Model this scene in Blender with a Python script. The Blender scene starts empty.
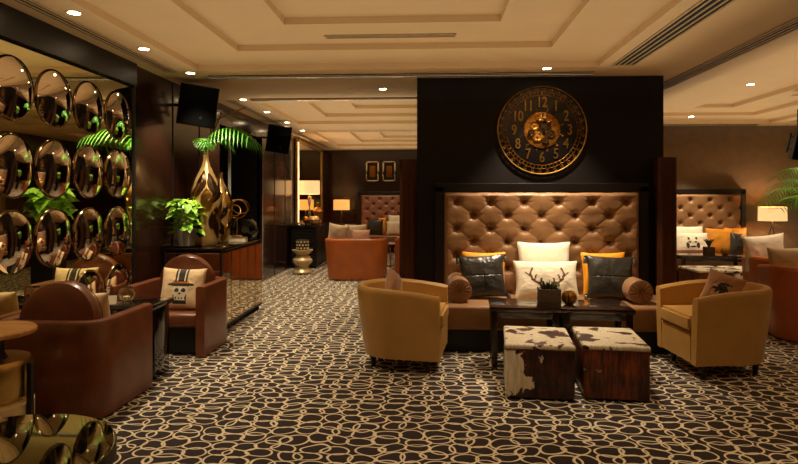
import bpy, bmesh, math, random
from mathutils import Vector, Matrix, Euler, noise
PI = math.pi
R = math.radians
rnd = random.Random(7)
sc = bpy.context.scene
COL = sc.collection
EYE = 1.6; F = 600.0; YAW = math.atan(31/600); HOR = 197.0
H = 3.02          # ceiling height
XL = -3.17        # left wall

def at(px, py, Y):
    "world point of a photo position at world depth Y"
    u = (px-399)/F; v = (HOR-py)/F
    dx = -math.sin(YAW)+u*math.cos(YAW); dy = math.cos(YAW)+u*math.sin(YAW)
    t = Y/dy
    return Vector((dx*t, Y, EYE+v*t))

# ------------------------------------------------------------ materials
def lin(c):
    return tuple(((x/255)/12.92 if x/255 <= .04045 else ((x/255+.055)/1.055)**2.4) for x in c)+(1,)
class NT:
    def __init__(s, name):
        s.m = bpy.data.materials.new(name); s.m.use_nodes = True
        s.n = s.m.node_tree.nodes; s.l = s.m.node_tree.links; s.p = s.n['Principled BSDF']
    def add(s, t, **kw):
        nd = s.n.new(t)
        for k, v in kw.items(): setattr(nd, k, v)
        return nd
    def link(s, a, b): s.l.new(a, b)
    def coord(s, scale=(1,1,1), kind='Object'):
        tc = s.add('ShaderNodeTexCoord'); mp = s.add('ShaderNodeMapping')
        mp.inputs['Scale'].default_value = scale
        s.link(tc.outputs[kind], mp.inputs[0]); return mp.outputs[0]
    def noise(s, vec, scale, detail=4, rough=.5, dist=0):
        n = s.add('ShaderNodeTexNoise'); n.inputs['Scale'].default_value = scale
        n.inputs['Detail'].default_value = detail; n.inputs['Roughness'].default_value = rough
        n.inputs['Distortion'].default_value = dist
        s.link(vec, n.inputs['Vector']); return n.outputs['Fac']
    def ramp(s, fac, stops, interp='LINEAR'):
        r = s.add('ShaderNodeValToRGB'); r.color_ramp.interpolation = interp
        e = r.color_ramp.elements
        while len(e) < len(stops): e.new(.5)
        for el, (p, c) in zip(e, stops): el.position = p; el.color = c
        s.link(fac, r.inputs[0]); return r.outputs[0]
    def math(s, op, a, b=None, c=None):
        m = s.add('ShaderNodeMath', operation=op)
        for i, x in enumerate((a, b, c)):
            if x is None: continue
            if isinstance(x, (int, float)): m.inputs[i].default_value = x
            else: s.link(x, m.inputs[i])
        return m.outputs[0]
    def bump(s, h, strength=.2, dist=.01):
        b = s.add('ShaderNodeBump'); b.inputs['Strength'].default_value = strength
        b.inputs['Distance'].default_value = dist
        s.link(h, b.inputs['Height']); s.link(b.outputs[0], s.p.inputs['Normal'])
    def base(s, c): s.link(c, s.p.inputs['Base Color'])
def simple(name, rgb, rough=.5, metal=0, spec=.5, var=.12, vs=12, bs=0, bscale=60, coat=0, sheen=0):
    t = NT(name); p = t.p
    c = lin(rgb); v = t.coord()
    f = t.noise(v, vs, 5)
    t.base(t.ramp(f, [(.3, tuple(x*(1-var) for x in c[:3])+(1,)), (.7, tuple(min(1, x*(1+var)) for x in c[:3])+(1,))]))
    p.inputs['Roughness'].default_value = rough; p.inputs['Metallic'].default_value = metal
    p.inputs['Specular IOR Level'].default_value = spec
    p.inputs['Coat Weight'].default_value = coat; p.inputs['Coat Roughness'].default_value = .15
    if sheen: p.inputs['Sheen Weight'].default_value = sheen
    if bs: t.bump(t.noise(v, bscale, 6), bs, .004)
    return t.m
def wood(name, a, b, rough=.3, scale=(14, 14, .6), coat=.0, fine=6):
    t = NT(name); v = t.coord(scale)
    f = t.noise(v, fine, 6, .6, .6); g = t.noise(v, 1.2, 2)
    k = t.math('ADD', t.math('MULTIPLY', f, .7), t.math('MULTIPLY', g, .3))
    t.base(t.ramp(k, [(.35, lin(a)), (.65, lin(b))]))
    t.p.inputs['Roughness'].default_value = rough; t.p.inputs['Coat Weight'].default_value = coat
    t.p.inputs['Coat Roughness'].default_value = .12
    t.bump(f, .05, .002)
    return t.m
def emit(name, rgb, strength):
    t = NT(name); t.base(t.ramp(t.noise(t.coord(), 3), [(0, lin(rgb)), (1, lin(rgb))]))
    t.p.inputs['Emission Color'].default_value = lin(rgb); t.p.inputs['Emission Strength'].default_value = strength
    return t.m
def glass(name, rgb, rough=.03):
    t = NT(name); t.p.inputs['Base Color'].default_value = lin(rgb); t.p.inputs['Transmission Weight'].default_value = 1
    t.p.inputs['Roughness'].default_value = rough; t.p.inputs['IOR'].default_value = 1.45
    return t.m
def fabric(name, rgb, scale=400, rough=.8, sheen=.3, var=.1):
    t = NT(name); v = t.coord(); c = lin(rgb)
    f = t.noise(v, 6, 4)
    t.base(t.ramp(f, [(.3, tuple(x*(1-var) for x in c[:3])+(1,)), (.7, tuple(min(1, x*(1+var)) for x in c[:3])+(1,))]))
    t.p.inputs['Roughness'].default_value = rough; t.p.inputs['Sheen Weight'].default_value = sheen
    t.bump(t.math('ADD', t.noise(v, scale, 2), t.math('MULTIPLY', t.noise(v, 14, 3), 2)), .25, .003)
    return t.m
def hide(name, lo, hi, seed, scale=3.2, dark=(46, 22, 12), mid=(96, 46, 20), bias=(0, 0, 0)):
    t = NT(name)
    tc = t.add('ShaderNodeTexCoord'); mp = t.add('ShaderNodeMapping'); mp.inputs['Location'].default_value = seed
    t.link(tc.outputs['Object'], mp.inputs[0]); v = mp.outputs[0]
    st = t.add('ShaderNodeMapping'); st.inputs['Scale'].default_value = (60, 60, 7); st.inputs['Rotation'].default_value = (0, .25, 0)
    t.link(v, st.inputs[0]); fur = t.noise(st.outputs[0], 1, 3)
    big = t.noise(v, scale, 3.5, .55, .4)
    sx_ = t.add('ShaderNodeSeparateXYZ'); t.link(tc.outputs['Object'], sx_.inputs[0])
    for ax in range(3):
        if bias[ax]: big = t.math('ADD', big, t.math('MULTIPLY', sx_.outputs[ax], bias[ax]))
    tone = t.noise(v, scale*1.7, 2)
    brown = t.ramp(t.math('ADD', t.math('MULTIPLY', fur, .55), t.math('MULTIPLY', tone, .45)), [(.42, lin(dark)), (.62, lin(mid))])
    white = t.ramp(fur, [(.3, lin((205, 185, 150))), (.7, lin((236, 222, 192)))])
    mx = t.add('ShaderNodeMix', data_type='RGBA')
    t.link(t.ramp(big, [(lo, (0,0,0,1)), (hi, (1,1,1,1))]), mx.inputs[0]); t.link(brown, mx.inputs[6]); t.link(white, mx.inputs[7])
    t.base(mx.outputs[2]); t.p.inputs['Roughness'].default_value = .42; t.bump(fur, .25, .004)
    return t.m
M = {}
M['wall_wood'] = wood('dark walnut panelling', (28, 15, 10), (58, 30, 18), .2, coat=.35)
M['black_wood'] = wood('near black stained wood', (17, 10, 8), (27, 17, 13), .38)
M['column'] = simple('dark espresso wall cloth', (20, 11, 7), .55, spec=.3, var=.2, vs=30)
M['red_wood'] = wood('reddish walnut veneer', (36, 17, 9), (88, 43, 20), .3, scale=(22, 22, .7))
M['taupe'] = fabric('taupe wall fabric', (124, 100, 74), 250, .8, .1)
M['plaster'] = simple('cream plaster', (214, 180, 132), .75, var=.03, vs=2)
M['trimcream'] = simple('cream painted metal', (190, 160, 115), .5)
M['black'] = simple('matt black', (12, 10, 9), .5)
M['grille'] = simple('black speaker cloth', (7, 6, 6), .95, spec=.1)
M['slot'] = simple('dark void', (6, 5, 5), .9)
M['gloss_black'] = simple('gloss black lacquer', (14, 10, 9), .08, coat=.6)
M['mirror'] = simple('mirror glass', (238, 236, 196), .015, 1, var=.01)
M['disc'] = simple('convex mirror glass', (240, 226, 210), .03, 1, var=.02)
M['disc_rim'] = simple('bevelled bronze rim', (150, 126, 92), .12, 1)
M['smoked'] = simple('smoked mirror top', (160, 164, 132), .025, 1, var=.02)
M['gold'] = simple('antique gold', (196, 148, 70), .28, 1, var=.25, vs=20)
M['old_gold'] = simple('aged gold relief', (170, 112, 42), .38, 1, var=.4, vs=30)
M['brass'] = simple('brushed brass', (205, 168, 104), .3, 1, var=.15)
M['champagne'] = simple('champagne gold glaze', (216, 178, 112), .24, .65, var=.12)
M['darkgold'] = simple('dark bronze relief', (58, 38, 18), .3, .8)
M['chrome'] = simple('polished chrome', (210, 205, 195), .1, 1, var=.02)
M['steel'] = simple('brushed steel', (180, 176, 164), .35, .4, var=.08)
M['brown_leather'] = simple('brown leather', (108, 59, 34), .32, var=.22, vs=7, bs=.18, bscale=140, coat=.15)
M['tan_leather'] = simple('camel leather', (188, 142, 74), .38, var=.08, vs=5, bs=.12, bscale=160, coat=.1)
M['orange_leather'] = simple('burnt orange leather', (176, 90, 32), .38, var=.14, vs=5, bs=.12, bscale=140, coat=.1)
M['satin'] = simple('bronze satin upholstery', (140, 98, 58), .47, var=.08, vs=8, bs=.1, bscale=200, sheen=.12)
M['satin2'] = simple('mauve brown satin', (148, 98, 74), .38, var=.08, vs=8, sheen=.12)
M['leather_dark'] = simple('charcoal glazed leather', (46, 43, 38), .3, var=.3, vs=9, bs=.9, bscale=26, coat=.2)
M['white_fab'] = fabric('ivory linen', (238, 222, 192))
M['white_fab2'] = fabric('warm white linen', (240, 226, 198))
M['cream_print'] = fabric('cream canvas', (222, 190, 140))
M['print_dark'] = fabric('charcoal ink print', (42, 40, 42), sheen=0)
M['print_white'] = fabric('white ink print', (226, 208, 176), sheen=0)
M['print_orange'] = fabric('orange ink print', (190, 110, 30), sheen=0)
M['print_brown'] = fabric('brown antler print', (96, 62, 36), sheen=0)
M['print_green'] = fabric('green leaf print', (96, 120, 40), sheen=0)
M['mustard'] = fabric('mustard velvet', (238, 156, 2), 300, .6, .1)
M['mustard2'] = fabric('ochre velvet', (206, 130, 2), 300, .6, .1)
M['beige_fab'] = fabric('beige linen', (186, 158, 118))
M['taupe_fab'] = fabric('taupe cushion cloth', (172, 124, 88))
M['rose_fab'] = fabric('rosy brown cloth', (150, 92, 66))
M['wood_top'] = wood('honey oak top', (176, 116, 58), (222, 166, 98), .3, scale=(1, 14, 1), fine=3, coat=.3)
M['table'] = wood('dark polished table wood', (26, 17, 13), (52, 33, 24), .16, scale=(1, 16, 16), coat=.4)
M['planter'] = wood('rustic planter wood', (40, 28, 18), (92, 66, 42), .6, scale=(4, 4, 30))
M['leaf'] = simple('bright pothos leaf', (150, 204, 66), .35, var=.45, vs=18)
M['palm'] = simple('palm leaflet green', (84, 158, 44), .4, var=.35, vs=6)
M['stem'] = simple('pale stem', (170, 140, 72), .5)
M['succulent'] = simple('dark succulent green', (44, 62, 34), .5, var=.3)
M['glass'] = glass('clear glass', (250, 245, 235))
M['smokeglass'] = glass('smoke tinted glass', (150, 160, 145))
M['cabinet'] = simple('mirrored cabinet panels', (200, 180, 150), .04, 1, var=.02)
M['paper'] = fabric('ivory paper', (222, 206, 176), sheen=0)
M['shade'] = emit('lit linen lampshade', (255, 208, 140), .85)
M['shade_dim'] = emit('lit amber lampshade', (255, 184, 96), .8)
M['led'] = emit('warm light strip', (255, 222, 170), 1.1)  # emission standing in for light on the tall mirror's frame edge
M['bulb'] = emit('downlight lens', (255, 226, 180), 26)
M['hide_top'] = hide('cowhide mostly white', .44, .46, (1.1, 4.2, .4), 6)
M['hide_top2'] = hide('cowhide white with edge patches', .42, .44, (6.3, 2.2, 5.4), 6)
M['hide_left'] = hide('cowhide patched', .60, .62, (.35, 7.3, 2.2), 7, (34, 16, 9), (76, 34, 16), (-.75, 0, 0))
M['hide_right'] = hide('cowhide brown', .70, .73, (9.1, 4.2, 5.4), 3, (52, 22, 8), (128, 60, 22))
M['hourglass'] = simple('pearl ivory glaze', (214, 190, 140), .22, .3)
M['cream_lacquer'] = simple('cream shell', (220, 196, 150), .4)

def carpet():
    t = NT('ring pattern carpet'); v0 = t.coord()
    nz = t.add('ShaderNodeTexNoise'); nz.inputs['Scale'].default_value = 3.0; nz.inputs['Detail'].default_value = 1
    t.link(v0, nz.inputs['Vector'])
    sub = t.add('ShaderNodeVectorMath', operation='SUBTRACT'); sub.inputs[1].default_value = (.5, .5, .5); t.link(nz.outputs['Color'], sub.inputs[0])
    scl = t.add('ShaderNodeVectorMath', operation='SCALE'); scl.inputs['Scale'].default_value = .16; t.link(sub.outputs[0], scl.inputs[0])
    ad = t.add('ShaderNodeVectorMath', operation='ADD'); t.link(v0, ad.inputs[0]); t.link(scl.outputs[0], ad.inputs[1])
    mp = t.add('ShaderNodeMapping'); mp.inputs['Scale'].default_value = (6.6, 8.2, 1); t.link(ad.outputs[0], mp.inputs[0])
    rings = []
    for ft in ('F1', 'F2'):
        vo = t.add('ShaderNodeTexVoronoi', voronoi_dimensions='2D', feature=ft)
        vo.inputs['Scale'].default_value = 1; vo.inputs['Randomness'].default_value = .5
        t.link(mp.outputs[0], vo.inputs['Vector'])
        d = t.math('ABSOLUTE', t.math('SUBTRACT', vo.outputs['Distance'], .54))
        rings.append(d)
    m = t.math('MINIMUM', rings[0], rings[1])
    c = t.ramp(m, [(.038, lin((238, 218, 180))), (.060, lin((38, 19, 12)))])
    fz = t.noise(v0, 260, 2)
    mx = t.add('ShaderNodeMix', data_type='RGBA', blend_type='MULTIPLY'); mx.inputs[0].default_value = .5
    t.link(c, mx.inputs[6]); t.link(t.ramp(fz, [(.3, (.55, .55, .55, 1)), (.7, (1, 1, 1, 1))]), mx.inputs[7])
    t.base(mx.outputs[2]); t.p.inputs['Roughness'].default_value = .85
    t.bump(t.math('ADD', fz, t.ramp(m, [(.045, (1,1,1,1)), (.07, (0,0,0,1))])), .3, .004)
    return t.m
M['carpet'] = carpet()

# ------------------------------------------------------------ mesh helpers
class MB:
    def __init__(s): s.b = bmesh.new(); s.mi = 0
    def _new(s, before, mat):
        vs = [v for v in s.b.verts if v.index < 0 or v.index >= before]
    def box(s, c, d, rot=None, bev=0, seg=2):
        r = bmesh.ops.create_cube(s.b, size=1)
        vs = r['verts']
        mtx = Matrix.Translation(Vector(c)) @ (Euler(rot).to_matrix().to_4x4() if rot else Matrix()) @ Matrix.Diagonal((d[0], d[1], d[2], 1))
        bmesh.ops.transform(s.b, matrix=mtx, verts=vs)
        if bev:
            es = list({e for v in vs for e in v.link_edges})
            bmesh.ops.bevel(s.b, geom=es, offset=bev, segments=seg, profile=.5, affect='EDGES')
        return s
    def lathe(s, prof, c=(0, 0, 0), n=32, axis='Z', cap=True, rot=None, sx=1, sy=1):
        rings = []
        mt = Matrix.Translation(Vector(c)) @ (Euler(rot).to_matrix().to_4x4() if rot else Matrix())
        for (r, z) in prof:
            rings.append([s.b.verts.new(mt @ Vector((r*math.cos(2*PI*k/n)*sx, r*math.sin(2*PI*k/n)*sy, z))) for k in range(n)])
        for a, b in zip(rings, rings[1:]):
            for k in range(n): s.b.faces.new((a[k], a[(k+1) % n], b[(k+1) % n], b[k]))
        if cap:
            if prof[0][0] > 1e-5: s.b.faces.new(rings[0][::-1])
            if prof[-1][0] > 1e-5: s.b.faces.new(rings[-1])
        return s
    def tube(s, pts, r, n=8, closed=False):
        pts = [Vector(p) for p in pts]; N = len(pts); rings = []
        up = Vector((0, 0, 1)); prev = None
        for i, p in enumerate(pts):
            if closed: tg = (pts[(i+1) % N]-pts[i-1]).normalized()
            else: tg = (pts[min(i+1, N-1)]-pts[max(i-1, 0)]).normalized()
            if prev is None:
                a = tg.cross(up)
                if a.length < 1e-3: a = tg.cross(Vector((1, 0, 0)))
            else: a = prev - tg*prev.dot(tg)
            a.normalize(); prev = a; b = tg.cross(a)
            rr = r[i] if isinstance(r, (list, tuple)) else r
            rings.append([s.b.verts.new(p+(a*math.cos(2*PI*k/n)+b*math.sin(2*PI*k/n))*rr) for k in range(n)])
        prs = list(zip(rings, rings[1:]))
        if closed: prs.append((rings[-1], rings[0]))
        for A, B in prs:
            for k in range(n): s.b.faces.new((A[k], A[(k+1) % n], B[(k+1) % n], B[k]))
        if not closed: s.b.faces.new(rings[0][::-1]); s.b.faces.new(rings[-1])
        return s
    def prism(s, pts, z0, z1, mt=None):
        mt = mt or Matrix()
        a = [s.b.verts.new(mt @ Vector((x, y, z0))) for x, y in pts]; b = [s.b.verts.new(mt @ Vector((x, y, z1))) for x, y in pts]
        s.b.faces.new(a[::-1]); s.b.faces.new(b); n = len(pts)
        for k in range(n): s.b.faces.new((a[k], a[(k+1) % n], b[(k+1) % n], b[k]))
        return s
    def build(s, name, m, parent=None, smooth=True, loc=None, rotz=None):
        bmesh.ops.recalc_face_normals(s.b, faces=s.b.faces[:])
        me = bpy.data.meshes.new(name); s.b.to_mesh(me); s.b.free()
        for x in (m if isinstance(m, (list, tuple)) else [m]): me.materials.append(M[x] if isinstance(x, str) else x)
        if smooth:
            for p in me.polygons: p.use_smooth = True
            try: me.set_sharp_from_angle(angle=R(38))
            except Exception: pass
        o = bpy.data.objects.new(name, me); COL.objects.link(o)
        if parent: o.parent = parent
        if loc is not None: o.location = loc
        if rotz is not None: o.rotation_euler = (0, 0, rotz)
        return o
def thing(name, label, cat, loc=(0, 0, 0), rotz=0, group=None, rot=None):
    o = bpy.data.objects.new(name, None); COL.objects.link(o); o.empty_display_size = .1
    o.location = loc; o.rotation_euler = rot or (0, 0, rotz); o['label'] = label; o['category'] = cat
    if group: o['group'] = group
    return o
def tag(o, label, cat, group=None):
    o['label'] = label; o['category'] = cat
    if group: o['group'] = group
    return o
def struct(name, mb, m, smooth=False):
    o = mb.build(name, m, None, smooth); o['kind'] = 'structure'; return o
def dup(root, loc, rotz=0, label=None, group=None, rot=None):
    r = root.copy(); COL.objects.link(r); r.location = loc; r.rotation_euler = rot or (0, 0, rotz)
    if label: r['label'] = label
    if group: r['group'] = group
    for ch in list(root.children):
        c = ch.copy(); COL.objects.link(c); c.parent = r
        for g in list(ch.children):
            d = g.copy(); COL.objects.link(d); d.parent = c
    return r

# ------------------------------------------------------------ room shell
YM = 6.25; YB = 18.1; YR = 12.35; XR = 8.9; YF = -2.6
struct('floor', MB().box(((XL+XR)/2, (YF+YB)/2, -.03), (XR-XL+.4, YB-YF+.4, .06)), 'carpet')
# ceiling with stepped coffers
def grid_minus(b, rect, holes, z):
    xs = sorted({rect[0], rect[1]} | {h[0] for h in holes} | {h[1] for h in holes})
    ys = sorted({rect[2], rect[3]} | {h[2] for h in holes} | {h[3] for h in holes})
    for x0, x1 in zip(xs, xs[1:]):
        for y0, y1 in zip(ys, ys[1:]):
            cx, cy = (x0+x1)/2, (y0+y1)/2
            if any(h[0] < cx < h[1] and h[2] < cy < h[3] for h in holes): continue
            b.faces.new([b.verts.new((x, y, z)) for x, y in ((x0, y0), (x1, y0), (x1, y1), (x0, y1))])
def riser(b, h, z0, z1):
    c = ((h[0], h[2]), (h[1], h[2]), (h[1], h[3]), (h[0], h[3]))
    for k in range(4):
        p, q = c[k], c[(k+1) % 4]
        b.faces.new([b.verts.new(v) for v in ((p[0], p[1], z0), (q[0], q[1], z0), (q[0], q[1], z1), (p[0], p[1], z1))])
coffers = [[(-2.6, 1.82, -2.2, 6.62), (-1.95, 1.2, -1.6, 6.0), (-1.3, .62, -1.0, 5.3)],
           [(-2.58, 1.82, 8.95, 11.6), (-1.92, 1.2, 9.3, 11.0), (-1.3, .62, 9.8, 10.4)],
           [(-2.58, 1.82, 13.0, 16.7), (-1.85, 1.2, 13.6, 16.1), (-1.2, .62, 14.2, 15.6)],
           [(3.4, 6.5, -1.5, 11.85), (4.0, 5.88, -.9, 11.2), (4.55, 5.2, -.3, 10.6)]]
cb = MB(); ST = .06
grid_minus(cb.b, (XL-.1, XR+.1, YF-.1, YB+.1), [c[0] for c in coffers], H)
for c in coffers:
    for i, h in enumerate(c):
        riser(cb.b, h, H+i*ST, H+(i+1)*ST)
        grid_minus(cb.b, h, [c[i+1]] if i < 2 else [], H+(i+1)*ST)
cl = struct('ceiling', cb, 'plaster')
# left wall with its dark recess
w = MB()
w.box((XL-.05, (YF+YM)/2, H/2), (.1, YM-YF, H))
w.box((XL-.05, (YM+8.9)/2, H/2), (.1, 8.9-YM, H)).box((XL-.05, (8.9+11.2)/2, 2.86), (.1, 2.3, .32)).box((XL-.05, (11.2+YB)/2, H/2), (.1, YB-11.2, H))
struct('wall_left', w, 'wall_wood')
w = MB()
w.box((XL-.75, 10.05, H/2), (.1, 2.5, H)).box((XL-.4, 8.85, H/2), (.7, .1, H)).box((XL-.4, 11.25, H/2), (.7, .1, H))
struct('wall_recess', w, 'black')
struct('wall_back', MB().box(((XL+2.9)/2, YB+.05, H/2), (2.9-XL+.2, .1, H)), 'wall_wood')
struct('wall_right_bay', MB().box(((2.8+XR)/2, YR+.05, H/2), (XR-2.8, .1, H)), 'taupe')
struct('wall_divider', MB().box((2.85, (YR+YB)/2+.05, H/2), (.1, YB-YR-.1, H)), 'wall_wood')
struct('wall_right', MB().box((XR+.05, (YF+YR)/2, H/2), (.1, YR-YF, H)), 'taupe')
struct('wall_front', MB().box(((XL+XR)/2, YF-.05, H/2), (XR-XL, .1, H)), 'wall_wood')
# seams of the panelling
s = MB()
for y in (YM+.02, 7.25, 8.1, 12.1, 13.0): s.box((XL+.004, y, 1.5), (.008, .012, 3.0))
struct('trim_1', s, 'black')
struct('trim_2', MB().box((XL+.025, (YF+YM)/2, 2.9), (.05, YM-YF, .24), bev=.004), 'black_wood')   # pelmet over the mirror
s = MB()
for k in range(60): s.lathe([(0, -.012), (.012, 0), (0, .012)], (XL+.01, 11.2, .1+k*.045), 8)
struct('trim_3', s, 'steel', True)
# central pier
CY = 7.16; CX0, CX1 = at(417, 100, CY).x, at(663.5, 100, CY).x
struct('wall_pier', MB().box(((CX0+CX1)/2, CY+.5, H/2), (CX1-CX0, 1.0, H-.004)), 'column')
for i, (x0, x1, lb) in enumerate(((at(399.5, 200, CY).x, CX0-.004, 'left'), (at(658, 200, CY-.2).x, at(677, 200, CY-.2).x, 'right'))):
    zt = 2.05
    yy = CY-.09 if i else CY+.1
    o = MB().prism([(x0+.03*0, yy-.1), (x0+.04, yy-.14), (x1-.04, yy-.14), (x1, yy-.1), (x1, yy+.02 if i else yy+.16), (x0, yy+.02 if i else yy+.16)], 0, zt).build('wood_post', 'red_wood', None, False)
    tag(o, ['reddish wood veneer post standing left of the dark clock wall', 'reddish wood veneer post standing right of the dark clock wall'][i], 'post', 'wood posts flanking the clock wall')

# mirror wall
t = thing('wall_mirror', 'large wall mirror behind the round convex mirrors on the left wall', 'mirror', (XL, 2, 0))
MB().box((.006, (YM+YF)/2-2, 1.39), (.012, YM-YF-.02, 2.74)).build('mirror_glass', 'mirror', t, False)
m = MB().box((.012, YM-2, 1.39), (.03, .03, 2.78)); m.build('frame', 'black', t, False)

def cap_disc(parent=None):
    prof = [(0, .047)]
    for k in range(1, 13):
        r = .232*k/12; prof.append((r, .047-.035*(r/.232)**2))
    prof = prof[::-1]
    return prof
proto = None
rowname = ['top row', 'second row', 'third row', 'bottom row']; colname = ['nearest to the camera', 'second from the camera', 'third from the camera', 'farthest from the camera']
for ri, z in enumerate((2.425, 1.835, 1.255, .68)):
    for ci in range(4):
        if ri == 3 and ci < 2: continue
        y = 4.375+.515*ci
        lab = 'round convex mirror on the mirrored wall, %s, %s' % (rowname[ri], colname[ci])
        if proto is None:
            proto = thing('convex_mirror', lab, 'mirror', (XL+.012, y, z), group='round convex mirrors on the left wall')
            MB().lathe(cap_disc(), rot=(0, PI/2, 0), n=48).build('mirror_glass', 'disc', proto)
            MB().lathe([(.232, 0), (.246, 0), (.248, .006), (.243, .014), (.232, .012)], rot=(0, PI/2, 0), n=48, cap=False).build('rim', 'disc_rim', proto)
        else: dup(proto, (XL+.012, y, z), 0, lab)

# ------------------------------------------------------------ ceiling fittings
def vent(label, x0, x1, y0, y1, z, nslot, along='Y', group='slot air vents in the ceiling'):
    t = thing('ceiling_vent', label, 'vent', ((x0+x1)/2, (y0+y1)/2, z), group=group)
    w, l = x1-x0, y1-y0
    MB().box((0, 0, -.0015), (w, l, .003)).build('backing', 'slot', t, False)
    if along == 'Y':
        fw = w/(nslot*2+1.0)
        fr = MB().box((-w/2+fw*.3, 0, -.006), (fw*.6, l, .012)).box((w/2-fw*.3, 0, -.006), (fw*.6, l, .012)).box((0, l/2, -.006), (w, .015, .012)).box((0, -l/2, -.006), (w, .015, .012))
        fr.build('frame', 'trimcream', t, False)
        for k in range(1, nslot): MB().box((-w/2+k*w/nslot, 0, -.006), (fw*.5, l, .010)).build('slat', 'trimcream', t, False)
    else:
        fw = l/(nslot*2+1.0)
        fr = MB().box((0, -l/2+fw*.3, -.006), (w, fw*.6, .012)).box((0, l/2-fw*.3, -.006), (w, fw*.6, .012)).box((w/2, 0, -.006), (.015, l, .012)).box((-w/2, 0, -.006), (.015, l, .012))
        fr.build('frame', 'trimcream', t, False)
        for k in range(1, nslot): MB().box((0, -l/2+k*l/nslot, -.006), (w, fw*.5, .010)).build('slat', 'trimcream', t, False)
    return t
vent('long slot air vent in the ceiling above the mirrored left wall', -3.0, -2.86, .5, 6.66, H, 3)
vent('long slot air vent in the ceiling along the far left wall beyond the first speaker', -3.0, -2.86, 8.7, 11.6, H, 3)
vent('slot air vent in the ceiling over the framed pictures at far left', -3.0, -2.86, 13.2, 17.0, H, 3)
vent('wide slot air vent in the ceiling right of the stepped coffer', 1.95, 2.19, 1.5, 6.55, H, 4)
vent('slot air vent in the ceiling running past the clock wall corner', 2.90, 3.09, 2.0, 8.3, H, 4)
vent('slot air vent in the ceiling of the right bay, nearer one', 5.25, 5.42, 6.4, 9.0, H+ST, 3)
vent('slot air vent in the ceiling of the right bay, far one', 6.75, 6.95, 8.0, 11.6, H, 3)
vent('narrow air vent across the middle of the stepped coffer', -1.0, .24, 5.66, 5.76, H+2*ST, 2, 'X')
def strip(label, x0, x1, y):
    t = thing('ceiling_slot', label, 'vent', ((x0+x1)/2, y, H))
    MB().box((0, 0, -.004), (x1-x0, .13, .008)).build('backing', 'slot', t, False)
    MB().box((0, -.055, -.010), (x1-x0, .012, .012)).box((0, .055, -.010), (x1-x0, .012, .012)).build('frame', 'trimcream', t, False)
    MB().box((0, 0, -.016), (x1-x0, .045, .02), bev=.006).build('deflector', 'chrome', t, False)
strip('long shiny slot diffuser across the ceiling in front of the clock wall', -2.59, 1.86, 6.96)
strip('shiny slot diffuser across the ceiling beyond the clock wall on the left', -2.6, -.18, 8.6)
strip('slot diffuser in the ceiling close to the far right back wall', 2.9, 6.4, 12.1)

LIGHTS = [(-2.74, 4.49, 'over the nearest convex mirrors', 1), (-2.74, 5.62, 'over the farthest convex mirrors', 1.8), (-2.74, 6.74, 'beside the first black speaker', 2.4),
          (-2.72, 8.62, 'beyond the first black speaker', 2.2), (-2.72, 9.9, 'second beyond the first black speaker', 1.6), (-2.72, 11.3, 'just past the second black speaker', 1.6), (-2.72, 12.7, 'last before the lit tall mirror', 1.5),
          (-.62, 7.87, 'left of the clock wall', 1), (1.29, 6.70, 'right above the clock', 4.2), (4.38, 8.45, 'middle of the right bay ceiling', 1.0), (4.8, 11.3, 'over the right bay sofa', 1.0)]
pl = None
def spot(x, y, z, W, ang=75, blend=.6, rad=.04, tgt=None, col=(1, .85, .63)):
    l = bpy.data.lights.new('downlight_lamp', 'SPOT'); l.energy = W; l.spot_size = R(ang); l.spot_blend = blend  # shared by the fitted downlights and the added fill spots
    l.color = col; l.shadow_soft_size = rad
    o = bpy.data.objects.new('downlight_lamp', l); COL.objects.link(o); o.location = (x, y, z)
    if tgt is not None: o.rotation_euler = (Vector(tgt)-Vector((x, y, z))).to_track_quat('-Z', 'Y').to_euler()
    return o
SP = 62
for i, (x, y, where, k) in enumerate(LIGHTS):
    zz = H
    if x == 4.38: zz = H+2*ST
    if x == 4.8: zz = H+ST
    lab = 'small round recessed ceiling downlight, ' + where
    if pl is None:
        pl = thing('downlight', lab, 'ceiling light', (x, y, zz), group='recessed downlights')
        MB().lathe([(.045, -.002), (.062, -.004), (.064, 0), (.045, 0)], n=28, cap=False).build('trim_ring', 'trimcream', pl)
        MB().lathe([(0, -.003), (.046, -.003), (.046, -.001), (0, -.001)], n=28).build('lens', 'bulb', pl)
    else: dup(pl, (x, y, zz), 0, lab)
    spot(x, y, zz-.03, SP*k, 84)

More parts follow.
